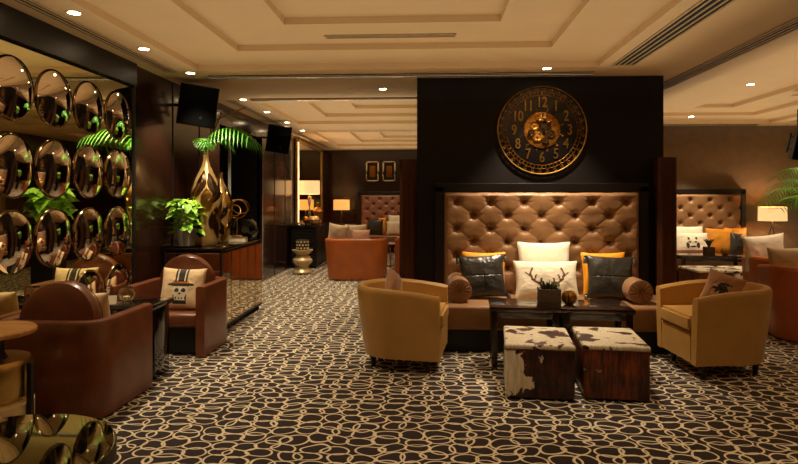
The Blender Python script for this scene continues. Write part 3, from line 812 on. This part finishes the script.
def heart_leaf(b, base, dirv, size, up):
    d = dirv.normalized(); s = d.cross(up).normalized(); n = s.cross(d)
    pts = [(0, 0), (.30, -.12), (.46, .14), (.40, .48), (.18, .80), (0, 1.05), (-.18, .80), (-.40, .48), (-.46, .14), (-.30, -.12)]
    c = b.verts.new(base+d*size*.4-n*size*.06)
    vs = [b.verts.new(base+s*size*x+d*size*y-n*size*(.22*max(0, y-.3)**2)+n*size*.10*abs(x)) for x, y in pts]
    for k in range(len(vs)): b.faces.new((c, vs[k], vs[(k+1) % len(vs)]))
def pothos(parent, c, rad, height, nleaf, size, mat='leaf', name='leaves'):
    b = MB()
    st = MB()
    for k in range(nleaf):
        a = rnd.random()*2*PI; e = rnd.random()
        r = rad*(.3+.7*rnd.random()); z = height*e
        p = Vector(c)+Vector((r*math.cos(a), r*math.sin(a), z-(.25*height if r > rad*.8 and e < .4 else 0)))
        d = Vector((math.cos(a)*.6, math.sin(a)*.6, rnd.uniform(-.9, .3)))
        heart_leaf(b.b, p, d, size*rnd.uniform(.7, 1.2), Vector((math.cos(a)+rnd.uniform(-.4, .4), math.sin(a)+rnd.uniform(-.4, .4), .9)).normalized())
        if k % 4 == 0: st.tube([Vector(c), (Vector(c)+p)/2+Vector((0, 0, .03)), p], .003, 5)
    b.build(name, mat, parent); st.build('stems', 'stem', parent)
pb = at(185, 243, 7.2)
t = thing('tray', 'low dark round tray under the potted green plant', 'tray', (-2.93, 7.10, CBZ))
MB().lathe([(0, 0), (.15, 0), (.165, .02), (.158, .02), (.145, .008), (0, .008)], n=40).build('dish', 'darkgold', t)
t = thing('potted_plant', 'bright green trailing plant in a metal bucket on the mirrored cabinet', 'plant', (-2.93, 7.10, CBZ+.008))
MB().lathe([(0, 0), (.095, 0), (.12, .20), (.127, .205), (.127, .215), (.116, .215), (.09, .015), (0, .015)], n=36).build('bucket', 'steel', t)
MB().lathe([(0, .185), (.105, .185), (0, .19)], n=20).build('soil', 'black', t)
pothos(t, (0, 0, .23), .19, .33, 170, .10)
t2 = t

def leaf_relief(b, prof_r, a0, z0, ln, wd, tilt):
    """raised leaf wrapped round a lathe body"""
    n = 10; L = []; Rr = []; Cc = []
    for k in range(n+1):
        s = k/n; z = z0+ln*s*math.cos(tilt); a = a0+ln*s*math.sin(tilt)/.1
        wv = wd*math.sin(PI*min(1, s*.93+.07))**.8
        r = prof_r(z)+.006
        L.append(b.verts.new((r*math.cos(a-wv/.1), r*math.sin(a-wv/.1), z-wv*.3))); Rr.append(b.verts.new((r*math.cos(a+wv/.1), r*math.sin(a+wv/.1), z-wv*.3)))
        r += .009; Cc.append(b.verts.new((r*math.cos(a), r*math.sin(a), z)))
    for k in range(n):
        b.faces.new((L[k], Cc[k], Cc[k+1], L[k+1])); b.faces.new((Cc[k], Rr[k], Rr[k+1], Cc[k+1]))
def vase(label, loc, hgt, rmax, seed):
    t = thing('leaf_vase', label, 'vase', loc, seed, 'tall gold vases on the mirrored cabinet')
    prof = [(.62, 0), (.74, .02), (.86, .22), (1, .48), (.97, .58), (.74, .71), (.32, .85), (.19, .92), (.20, .985), (.26, 1)]
    P = [(r*rmax, z*hgt) for r, z in prof]
    # smooth interpolation
    Q = []
    for (r0, z0), (r1, z1) in zip(P, P[1:]):
        for k in range(4): Q.append((r0+(r1-r0)*(k/4), z0+(z1-z0)*k/4))
    Q.append(P[-1])
    MB().lathe(Q+[(rmax*.2, hgt-.01), (rmax*.16, hgt*.9)], n=44).build('body', 'champagne', t)
    def pr(z):
        for (r0, z0), (r1, z1) in zip(P, P[1:]):
            if z0 <= z <= z1: return r0+(r1-r0)*(z-z0)/(z1-z0)
        return P[-1][0] if z > 0 else P[0][0]
    r2 = random.Random(seed)
    b = MB()
    b = MB(); b2 = MB()
    for k in range(26):
        leaf_relief((b if k % 3 else b2).b, pr, k*2.4+r2.random()*.4, hgt*(.04+.56*((k*7) % 26)/26), hgt*.24, .042, r2.uniform(-.5, .5))
    b.build('leaf_relief', 'darkgold', t); b2.build('leaf_relief', 'gold', t)
    return t
va = at(207, 240, 7.3)
v1 = vase('taller gold vase with dark leaf relief holding palm fronds on the mirrored cabinet', (at(206, 240, 7.25).x, 7.25, CBZ), 1.14, .18, 3)
v2 = vase('shorter gold vase with dark leaf relief behind the taller vase', (at(225, 240, 7.72).x-.06, 7.72, CBZ), .92, .145, 5)
def frond(parent, pts, n, ll, droop=.5, name='frond', mat='palm', wl=.0062):
    """arching rib through pts with leaflets"""
    pts = [Vector(p) for p in pts]
    def bz(s):
        P = [p.copy() for p in pts]
        while len(P) > 1: P = [P[i].lerp(P[i+1], s) for i in range(len(P)-1)]
        return P[0]
    rib = [bz(k/20) for k in range(21)]
    b = MB(); b.tube(rib, [.006*(1-k/24) for k in range(21)], 6)
    for k in range(n):
        s = .22+.78*k/n; p = bz(s); tg = (bz(min(1, s+.02))-bz(s-.02)).normalized()
        side0 = tg.cross(Vector((0, 0, 1)))
        side0.normalize()
        L = ll*(math.sin(PI*(.15+.80*(k/n)))**.7)
        for sg in (-1, 1):
            d = (side0*sg*.9+tg*.65+Vector((0, 0, .15))).normalized()
            prev = None; wd = wl
            for q in range(6):
                f = q/5; c = p+d*L*f+Vector((0, 0, -droop*L*f*f)); ww = wd*math.sin(PI*(.12+.86*f)) if q < 5 else .0006
                nrm = tg
                a, e = b.b.verts.new(c-nrm*ww), b.b.verts.new(c+nrm*ww)
                m_ = b.b.verts.new(c+Vector((0, 0, .003)))
                if prev: b.b.faces.new((prev[0], prev[2], m_, a)); b.b.faces.new((prev[2], prev[1], e, m_))
                prev = (a, e, m_)
    return b.build(name, mat, parent)
vt = Vector(v1.location); 
bunch = thing('palm_fronds', 'green palm fronds arching right out of the taller gold vase', 'plant', vt+Vector((0, 0, 1.12)))
def rel(px_, py_, Y): return at(px_, py_, Y)-(vt+Vector((0, 0, 1.12)))
frond(bunch, [(0, 0, -.12), (.02, 0, .12), rel(215, 118, 7.3), rel(240, 118, 7.4), rel(264, 150, 7.5)], 15, .34, .9, wl=.0085)
frond(bunch, [(0, 0, -.12), (.0, -.02, .10), rel(212, 122, 7.2), rel(232, 122, 7.1), rel(252, 140, 7.0)], 14, .30, .95, wl=.0085)
frond(bunch, [(0, 0, -.12), (.02, .02, .1), rel(206, 128, 7.3), rel(222, 132, 7.4), rel(236, 152, 7.45)], 13, .22, .7, wl=.008)
frond(bunch, [(0, 0, -.12), (-.01, 0, .08), rel(200, 132, 7.2), rel(203, 136, 7.1), rel(207, 148, 7.05)], 11, .15, .7, wl=.007)
for a, c in (((214, 108), (232, 122)), ((222, 112), (244, 118)), ((216, 120), (246, 107))):
    MB().tube([(0, 0, -.1), (.03, 0, .12), rel(*a, 7.4), rel(*c, 7.6)], .009, 6).build('bare_stem', 'stem', bunch)
# books, ring sculpture, glass dome
t = thing('book_stack_box', 'pale gold box-like book under the ring sculpture on the mirrored cabinet', 'book', (at(236, 238, 7.85).x, 7.9, CBZ), .1)
t.name = 'book'
MB().box((0, 0, .03), (.24, .17, .05)).build('pages', 'paper', t, False)
MB().box((0, 0, .003), (.25, .18, .006)).box((0, 0, .058), (.25, .18, .006)).box((-.122, 0, .03), (.006, .18, .06)).build('cover', 'brass', t, False)
rs = at(237, 215, 7.9)
t = thing('ring_sculpture', 'gold sculpture of interlaced rings on the pale book', 'sculpture', (rs.x, 7.9, CBZ+.061))
MB().box((0, 0, .012), (.12, .09, .024), bev=.003).build('base', 'brass', t)
MB().tube([(0, 0, .02), (0, 0, .26)], .006, 8).build('stand', 'gold', t)
for i, (rr, tx, tz) in enumerate(((.145, .0, -.1), (.115, .6, .5), (.09, -.6, .9))):
    o = MB().tube([(rr*math.cos(a*PI/20), 0, rr*.85*math.sin(a*PI/20)) for a in range(40)], .006, 8, True).build('ring', 'gold', t, True, loc=((0, .045, -.04)[i], .01*i, (.38, .41, .36)[i])); o.rotation_euler = (tx*.6, tx*.5, tz)
gb = at(246, 236, 8.2)
t = thing('glass_bowl', 'wide smoky glass bowl behind the ring sculpture', 'bowl', (gb.x-.04, 8.22, CBZ))
MB().lathe([(.06, 0), (.15, .03), (.20, .12), (.17, .24), (.12, .29), (.115, .285), (.162, .24), (.192, .12), (.145, .038), (0, .01)], n=40).build('bowl', 'smokeglass', t)
# pale upright in the recess
b = MB().box((at(232, 180, 9.25).x-.04, 9.25, 1.35), (.035, .035, 2.7)); tag(b.build('glass_post', 'steel', None, False), 'thin pale upright in the dark recess behind the vases', 'post')
# ------------------------------------------------------------ speakers
def speaker(label, loc, rz, tilt, w=.44, h=.50, d=.30, br=None):
    t = thing('wall_speaker', label, 'speaker', loc, rot=(tilt, R(9), rz), group='black wall speakers')
    pts = [(-w/2, -d/2), (w/2, -d/2), (w/2*.72, d/2), (-w/2*.72, d/2)]
    MB().prism(pts, -h/2, h/2).build('cabinet', 'black', t, False)
    MB().box((0, -d/2-.006, 0), (w-.02, .012, h-.02), bev=.004).build('grille', 'grille', t)
    MB().lathe([(0, .0), (.018, .0), (.018, .004)], (.05, -d/2-.013, -h*.28), 12, rot=(PI/2, 0, 0)).build('badge', 'black', t)
    b = MB().box((-w*.35, d/2+.05, .1), (.03, .18, .03)).box((-w*.35, d/2+.05, -.1), (.03, .18, .03)).box((-w*.35-.03, d/2+.08, 0), (.02, .06, .32))
    b.build('bracket', 'black', t, False)
    return t
s1 = at(201, 106, 7.2); speaker('black speaker hanging high on the wood wall left of the palm fronds', (s1.x, 7.2, s1.z), R(8), R(8), .46, .49)
s2 = at(280, 139, 11.1); speaker('black speaker hanging on the wall above the ring sculpture, farther away', (s2.x, 11.1, s2.z), R(6), R(8), .44, .50)
s3 = at(807, 145, 9.8); speaker('black speaker at the right edge of the photo in front of the taupe wall', (s3.x, 9.8, s3.z), R(-10), R(8), .44, .5)
# ceiling and wall arms carrying them
for i, (p, q) in enumerate((((XL, 7.42, s1.z+.05), (s1.x-.1, 7.42, s1.z+.05)), ((XL, 11.32, s2.z+.05), (s2.x-.1, 11.32, s2.z+.05)), ((s3.x, 10.02, H), (s3.x, 10.02, s3.z+.02)))):
    o = MB().tube([p, q], .02, 8).build('speaker_arm', 'black', None)
    tag(o, ['black metal arm from the wood wall to the nearer speaker', 'black metal arm from the wall to the farther left speaker', 'black metal drop arm from the ceiling to the right speaker'][i], 'bracket')

# ------------------------------------------------------------ far left bay
def lamp(label, loc, shade_w, shade_h, total, mat='shade', style='cross', W=18, d=None):
    t = thing('table_lamp', label, 'lamp', loc, group='lit table lamps')
    r = shade_w/2
    MB().lathe([(r*.96, total-shade_h), (r, total-shade_h), (r*.98, total), (r*.94, total)], n=40, cap=False, sy=.6).build('lamp_shade', mat, t)
    b = MB().tube([(0, 0, total-shade_h-.06), (0, 0, total-.04)], .008, 8)
    b.build('stem', 'brass', t)
    if style == 'tripod':
        for k in range(3):
            a = k*2*PI/3+.5; MB().tube([(0, 0, total-shade_h-.05), (.14*math.cos(a), .14*math.sin(a), 0)], .010, 8).build('leg', 'black', t)
    elif style == 'cross':
        for k in range(4):
            a = k*PI/2+.6; MB().tube([(.05*math.cos(a), .05*math.sin(a), total-shade_h-.05), (-.07*math.cos(a), -.07*math.sin(a), .02)], .012, 8).build('crossed_rod', 'chrome', t)
        MB().box((0, 0, .01), (.2, .14, .02)).build('base', 'black', t, False)
    else:
        MB().lathe([(.07, 0), (.07, .02), (.02, .04), (.05, .14), (.03, total-shade_h-.12), (.01, total-shade_h-.05)], n=24).build('base', 'brass', t)
    l = bpy.data.lights.new('lamp_bulb', 'POINT'); l.energy = W; l.color = (1, .76, .48); l.shadow_soft_size = .05
    o = bpy.data.objects.new('lamp_bulb', l); COL.objects.link(o); o.location = Vector(loc)+Vector((0, 0, total-shade_h*.5))
    return t
# louvred sideboard
t = thing('sideboard', 'black louvred sideboard against the far left wall', 'cabinet', (-2.84, 14.3, 0))
MB().box((0, 0, .485), (.56, 1.9, .85)).build('body', 'black_wood', t, False)
MB().box((0, 0, .945), (.62, 1.96, .05), bev=.006).build('top', 'gloss_black', t)
for k in range(12): MB().box((0, -.955, .12+k*.065), (.50, .012, .035), rot=(.5, 0, 0)).build('louvre', 'black', t, False)
for y in (-.6, 0, .6): MB().box((.285, y, .50), (.012, .56, .78), bev=.004).build('door', 'black_wood', t, False)
for sy in (-1, 1):
    for sx in (-1, 1): MB().box((sx*.24, sy*.9, .03), (.05, .05, .06)).build('foot', 'black', t, False)
lp = at(309.5, 190, 14.2)
lamp('lit table lamp with chrome crossed-rod base on the louvred sideboard', (lp.x, 14.2, .97), .50, .33, 1.02, 'shade', 'cross', 22)
t = thing('decor_box', 'small shiny figurine next to the lamp on the louvred sideboard', 'figurine', (at(318, 215, 13.9).x, 13.9, .97)); t.name = 'figurine'
MB().lathe([(.07, 0), (.09, .05), (.05, .12), (.09, .22), (.12, .3), (.07, .38), (.02, .4)], n=24).build('body', 'old_gold', t)
MB().lathe([(0, .40), (.035, .42), (.045, .46), (.03, .5), (0, .51)], n=16).build('head', 'old_gold', t)
t = thing('shell_bowl', 'pale rounded bowl at the front end of the louvred sideboard', 'bowl', (at(314, 220, 13.55).x, 13.55, .97))
MB().lathe([(.05, 0), (.12, .04), (.14, .12), (.10, .19), (.09, .185), (.13, .12), (.11, .05), (0, .015)], n=24).build('bowl', 'champagne', t)
t = thing('globe_ornament', 'small dark gold round ornament left of the pale bowl', 'ornament', (at(306, 220, 13.5).x, 13.5, .97))
MB().lathe([(0, 0), (.04, .0), (.015, .03), (.06, .05), (.085, .11), (.06, .17), (0, .195)], n=20).build('body', 'old_gold', t)
# hourglass stool with drum box
hx = at(302.5, 274, 12.45)
t = thing('hourglass_stool', 'ivory hourglass-shaped stool in front of the louvred sideboard', 'stool', (hx.x, 12.45, 0))
MB().lathe([(.16, 0), (.2, .02), (.2, .05), (.12, .15), (.21, .25), (.21, .29), (.12, .39), (.21, .47), (.22, .50), (0, .50)], n=36).build('body', 'hourglass', t)
t = thing('patterned_box', 'black and ivory patterned round box on the hourglass stool', 'box', (hx.x, 12.45, .50))
MB().lathe([(0, 0), (.13, 0), (.13, .20), (0, .2)], n=32).build('body', 'black', t)
b = MB()
for k in range(12):
    for j in range(3):
        a = (k+.5*(j % 2))*PI/6; b.box((.131*math.cos(a), .131*math.sin(a), .035+j*.065), (.006, .034, .034), rot=(0, 0, a))
b.build('pattern', 'cream_lacquer', t, False)
# tall mirror, its bright frame edge imitated by a glowing strip
t = thing('tall_mirror', 'tall mirror with a bright metal frame on the far left wall', 'mirror', (XL+.01, 15.6, 1.95))
MB().box((.02, 0, 0), (.03, 3.1, 1.9)).build('mirror_glass', 'mirror', t, False)
b = MB()
for sy in (-1, 1): b.box((.03, sy*1.6, 0), (.06, .16, 2.05), bev=.01)
for sz in (-1, 1): b.box((.03, 0, sz*.98), (.06, 3.3, .10), bev=.01)
b.build('frame', 'champagne', t)
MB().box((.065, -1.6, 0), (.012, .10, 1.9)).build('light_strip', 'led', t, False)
# dark console and second lamp at back
t = thing('console_table', 'dark console table against the dark back wall under the amber lamp', 'table', (-2.66, 17.6, 0))
MB().box((0, 0, .775), (.92, .42, .05)).build('tabletop', 'black_wood', t, False)
for sx in (-1, 1):
    for sy in (-1, 1): MB().box((sx*.42, sy*.17, .375), (.05, .05, .75)).build('leg', 'black_wood', t, False)
l2 = at(341.5, 205, 17.5)
lamp('lit amber table lamp on the console by the dark back wall', (l2.x, 17.5, .80), .48, .30, .72, 'shade_dim', 'tripod', 10)
for i, pxc in enumerate((372.5, 389.2)):
    c = at(pxc, 171.5, YB)
    t = thing('framed_picture', ['silver framed gold relief picture on the dark back wall, left one', 'silver framed gold relief picture on the dark back wall, right one'][i], 'picture', (c.x, YB, c.z), group='two framed pictures on the back wall')
    b = MB()
    for sx in (-1, 1): b.box((sx*.175, -.025, 0), (.05, .05, .62), bev=.008)
    for sz in (-1, 1): b.box((0, -.025, sz*.285), (.40, .05, .05), bev=.008)
    b.build('frame', 'chrome', t)
    MB().box((0, -.01, 0), (.33, .02, .54)).build('mount', 'black', t, False)
    b = MB().box((0, -.024, 0), (.17, .01, .34), bev=.004)
    for k in range(9): b.tube([(rnd.uniform(-.06, .06)+.03*math.cos(a), -.032, rnd.uniform(-.002, .002)+(-.13+k*.032)+.02*math.sin(a)) for a in (0, 1, 2, 3, 4)], .006, 5)
    b.build('relief', 'old_gold', t)
# orange seats in the left bay
GO = 'burnt orange leather seats'
c0 = at(355, 282, 11.5)
tub_chair('wide burnt orange leather tub seat seen from behind in the far left bay', (c0.x+.0, 11.75, 0), PI, 'orange_leather', w=1.2, d=.85, h=.80, rad=.30, arm_drop=.03, foot=.02, group=GO)
tub_chair('burnt orange leather tub seat mostly hidden behind the left wood post', (at(414, 270, 12.3).x, 12.8, 0), R(-90), 'orange_leather', w=.82, d=.8, h=.78, foot=.02, group=GO)
GC = 'cushions in the far left bay'
def fl(px0, px1, top, Y, z, label, mat, rz=0, lean=.2, roll=0, seed=0, h=None, **kw):
    a, b_ = at(px0, top, Y), at(px1, top, Y); w_ = (b_-a).length
    hh = h or max(.2, (a.z-z)/math.cos(lean)*1.0)
    return cushion('scatter_cushion', label, 'cushion', mat, w_, hh, .15, ((a.x+b_.x)/2, Y, z), rz, lean, roll, seed=seed, n=20, **kw)
fl(326, 346, 226, 11.75, .55, 'beige cushion standing tilted at the left end of the far orange seat', 'beige_fab', PI, .1, -.15, 21, .5, group=GC)
fl(345, 367, 224, 11.8, .55, 'large beige cushion in the middle of the far orange seat', 'beige_fab', PI, .1, 0, 22, .52, group=GC)
fl(352, 370, 232, 11.6, .55, 'small taupe cushion at the right end of the far orange seat', 'taupe_fab', PI, -.1, 0, 23, .42, group=GC)
fl(367, 383, 222, 17.45, SZ, 'dark cushion on the mauve banquette in the far left bay', 'leather_dark', 0, .2, 0, 24, .47, group=GC)
fl(378, 386, 220, 17.65, SZ, 'mustard cushion beside the dark cushion in the far left bay', 'mustard', 0, .2, 0, 25, .52, group=GC)
fl(388, 404, 217, 17.6, SZ, 'white cushion on the far left banquette, rear one', 'white_fab2', 0, .2, 0, 26, .6, group=GC)
fl(386, 402, 225, 17.4, SZ, 'cream cushion on the far left banquette, front one', 'white_fab', 0, .25, 0, 27, .42, group=GC)
tp = at(389, 243, 13.2)
t = thing('cocktail_table', 'small dark table on a chrome pole in the far left bay', 'table', (tp.x, 13.6, 0))
MB().lathe([(0, .52), (.34, .52), (.34, .55), (0, .55)], n=36).build('tabletop', 'table', t)
MB().tube([(0, 0, .02), (0, 0, .52)], .025, 12).build('pole', 'chrome', t)
MB().lathe([(0, 0), (.2, 0), (.19, .02), (0, .025)], n=32).build('base', 'chrome', t)

# ------------------------------------------------------------ right bay
RZ = SZ
GR = 'cushions in the right bay'
YRC = YR-.32
def rc(px0, px1, Y, w, h, label, mat, lean=.22, roll=0, seed=0, **kw):
    return cushion('scatter_cushion', label, 'cushion', mat, w, h, .15, (ctr(px0, px1, Y), Y, RZ), 0, lean, roll, seed=seed, group=GR, n=22, **kw)
rc(676, 703, YRC, .62, .56, 'plain ivory cushion at the back of the right bay banquette', 'white_fab2', seed=31)
rc(676, 710, YRC-.26, .66, .44, 'white cushion with a dark ink print on the right bay banquette', None, .3, prt=figureprint, mats=['white_fab', 'print_dark', 'rose_fab'], seed=32)
rc(709, 732, YRC-.1, .54, .50, 'large ochre velvet cushion on the right bay banquette', 'mustard2', .22, .05, 33)
rc(729, 745, YRC, .44, .52, 'ochre cushion against the black frame at the right end of the banquette', 'mustard2', .15, .0, 34)
rc(732, 741, YRC-.3, .26, .42, 'narrow dark leather cushion between the ochre cushions and the frame', 'leather_dark', .25, .15, 35)
tr = coffee_table('dark wood coffee table in front of the right bay banquette', (ctr(680, 748, 10.7), 10.85, 0), 0, 1.22, .6, .585)
t = thing('potted_plant', 'small dark succulent pot on the right bay coffee table', 'plant', (at(709, 252, 10.8).x, 10.8, .585))
MB().box((0, 0, .07), (.15, .15, .14), bev=.005).build('planter', 'planter', t, False)
b = MB()
for k in range(26):
    a = rnd.random()*6.28; b.tube([(0, 0, .12), (.05*math.cos(a), .05*math.sin(a), .2+.08*rnd.random()), (.09*math.cos(a), .09*math.sin(a), .24+.06*rnd.random())], [.008, .009, .001], 5)
b.build('succulent_leaves', 'succulent', t)
votive('ribbed bronze votive bowl on the right bay coffee table', (at(725, 256, 10.75).x, 10.75, .585), .068, 'gold')
ottoman('cowhide cube ottoman in front of the right bay coffee table, left one', (at(709, 270, 9.9).x, 10.05, 0), R(4), 'hide_right', 'hide_top', .54)
ottoman('cowhide cube ottoman in front of the right bay coffee table, right one', (at(744, 270, 9.9).x+.06, 10.05, 0), R(-3), 'hide_left', 'hide_top2', .54)
# side table and tripod lamp
lx = at(772.5, 210, 11.9)
t = thing('side_table', 'dark side table carrying the tripod lamp in the right bay', 'table', (lx.x, 11.9, 0))
MB().box((0, 0, .555), (.6, .5, .05)).build('tabletop', 'black_wood', t, False)
for sx in (-1, 1):
    for sy in (-1, 1): MB().box((sx*.26, sy*.21, .265), (.05, .05, .53)).build('leg', 'black_wood', t, False)
lamp('lit table lamp with dark tripod legs by the taupe wall at right', (lx.x, 11.9, .58), .53, .27, .83, 'shade', 'tripod', 20)
# orange chairs at right
tub_chair('burnt orange leather tub chair at the right edge, farther one behind its twin', (at(750, 257, 8.2).x+.60, 8.35, 0), R(165), 'orange_leather', .98, .86, .80, .36, foot=.02, group=GO)
tub_chair('burnt orange leather tub chair at the right edge, nearer one', (at(774, 263, 6.7).x+.62, 7.0, 0), R(165), 'orange_leather', .98, .86, .83, .36, foot=.02, group=GO)
cushion('scatter_cushion', 'white cushion leaning in the farther right orange chair', 'cushion', 'white_fab', .52, .50, .15, (at(766, 250, 8.5).x, 8.5, .56), R(170), .1, .12, seed=41, group=GR)
cushion('scatter_cushion', 'mustard cushion next to the white one in the farther right orange chair', 'cushion', 'mustard', .30, .36, .12, (at(772, 252, 8.25).x+.02, 8.60, .55), R(175), -.05, -.1, seed=42, group=GR)
cushion('scatter_cushion', 'rosy brown cushion at the left arm of the farther right orange chair', 'cushion', 'rose_fab', .24, .4, .12, (at(748, 250, 8.8).x+.12, 8.62, .55), R(150), .1, .2, seed=43, group=GR)
cushion('scatter_cushion', 'beige cushion propped in the nearer right orange chair', 'cushion', 'beige_fab', .50, .46, .16, (at(792, 255, 7.05).x+.02, 7.08, .56), R(170), .05, .05, seed=44, group=GR)
# palm at right
pz = at(822, 230, 11.6)
t = thing('potted_palm', 'green palm leaning in from the right edge beside the tripod lamp', 'plant', (pz.x, 11.5, 0))
MB().lathe([(0, 0), (.17, 0), (.24, .45), (.25, .55), (.22, .55), (.2, .45), (0, .4)], n=32).build('pot', 'darkgold', t)
def rr(px_, py_, Y): return at(px_, py_, Y)-Vector(t.location)
MB().tube([(0, 0, .4), (0, 0, 1.3)], .03, 8).build('trunk', 'stem', t)
for k, (a, c, e) in enumerate((((812, 172), (790, 168), (766, 200)), ((808, 180), (785, 180), (763, 205)), ((815, 160), (800, 160), (775, 180)), ((812, 190), (795, 190), (778, 210)), ((830, 150), (850, 160), (870, 190)), ((826, 165), (836, 190), (850, 215)))):
    frond(t, [(0, 0, 1.2), rr(*a, 11.5), rr(*c, 11.4+.06*k), rr(*e, 11.3)], 20, .42, .45, wl=.011)
# plant behind the pier that the mirror shows
t = thing('plant_stand', 'tall dark stand behind the clock wall, seen only in the mirror', 'stand', (.5, 10.4, 0))
MB().box((0, 0, .57), (.4, .4, 1.14)).build('body', 'black_wood', t, False)
t = thing('potted_plant', 'broad-leaved green plant behind the clock wall, reflected between the convex mirrors', 'plant', (.5, 10.4, 1.14))
MB().lathe([(0, 0), (.13, 0), (.17, .18), (.15, .18), (.12, .03), (0, .03)], n=28).build('pot', 'steel', t)
pothos(t, (0, 0, .2), .30, .42, 110, .22)
spot(.1, 10.1, H-.02, 90, 80)  # fill spot added to brighten this plant, no fitting above it

# ------------------------------------------------------------ lights
def area(loc, sx, sy, W, rot=(0, 0, 0), col=(1, .84, .60)):
    l = bpy.data.lights.new('soft_lamp', 'AREA'); l.shape = 'RECTANGLE'; l.size = sx; l.size_y = sy; l.energy = W; l.color = col
    o = bpy.data.objects.new('soft_lamp', l); COL.objects.link(o); o.location = loc; o.rotation_euler = rot; return o
for (x, y, w_, d_, W) in ((-.2, 2.9, 5.2, 7.4, 50), (5.8, 6.0, 5.0, 11.4, 100), (-1.4, 10.6, 2.7, 4.4, 21), (-1.0, 15.4, 3.2, 4.4, 24)):
    area((x, y, 2.72), w_, d_, W, (PI, 0, 0))  # upward fill added in place of bounced light, not real lamps
# fill spots added without ceiling fittings to brighten floor, seats and bays
for (x, y, W) in ((-1.0, 2.6, 28), (.3, 3.6, 45), (1.6, 2.8, 40), (-1.1, 5.0, 55), (2.9, 3.8, 30), (-1.2, 7.2, 60), (.2, 5.9, 25), (5.5, 6.5, 50), (5.4, 10.2, 40), (5.0, 11.5, 200), (6.4, 8.6, 90), (7.2, 11.2, 80), (-1.3, 10.4, 70), (5.2, 7.7, 110), (-2.1, 9.2, 110), (-2.2, 11.6, 80), (-1.2, 9.6, 45), (-1.2, 13.8, 50), (-1.3, 16.9, 50), (.3, 12, 40)):
    spot(x, y, H-.02, W, 78 if (y < 8 and x < 3) or W > 65 else 110)
spot(-1.9, 6.3, H-.02, 120, 34, tgt=(-2.6, 7.25, 1.6))  # added fill aimed at the taller gold vase
spot(1.15, 4.9, H+ST*2-.02, 70, 40)  # added fill over the cowhide ottomans, no fitting there
spot(1.3, 6.15, H-.02, 150, 50, tgt=(1.3, 6.6, .6))  # extra fill added for the main banquette seat and cushions
wd = bpy.data.worlds.new('world'); sc.world = wd; wd.use_nodes = True
wd.node_tree.nodes['Background'].inputs[0].default_value = (.02, .013, .007, 1)

cam = bpy.data.cameras.new('camera'); co = bpy.data.objects.new('camera', cam); COL.objects.link(co)
cam.sensor_width = 36; cam.sensor_fit = 'HORIZONTAL'; cam.lens = 36*F/798; cam.shift_y = -(232-HOR)/798; cam.clip_start = .05
co.location = (0, 0, EYE); co.rotation_euler = (PI/2, 0, YAW)
sc.camera = co
sc.view_settings.view_transform = 'Standard'; sc.view_settings.look = 'None'; sc.view_settings.exposure = .12; sc.view_settings.gamma = 1
try: sc.view_settings.use_curve_mapping = False
except Exception: pass
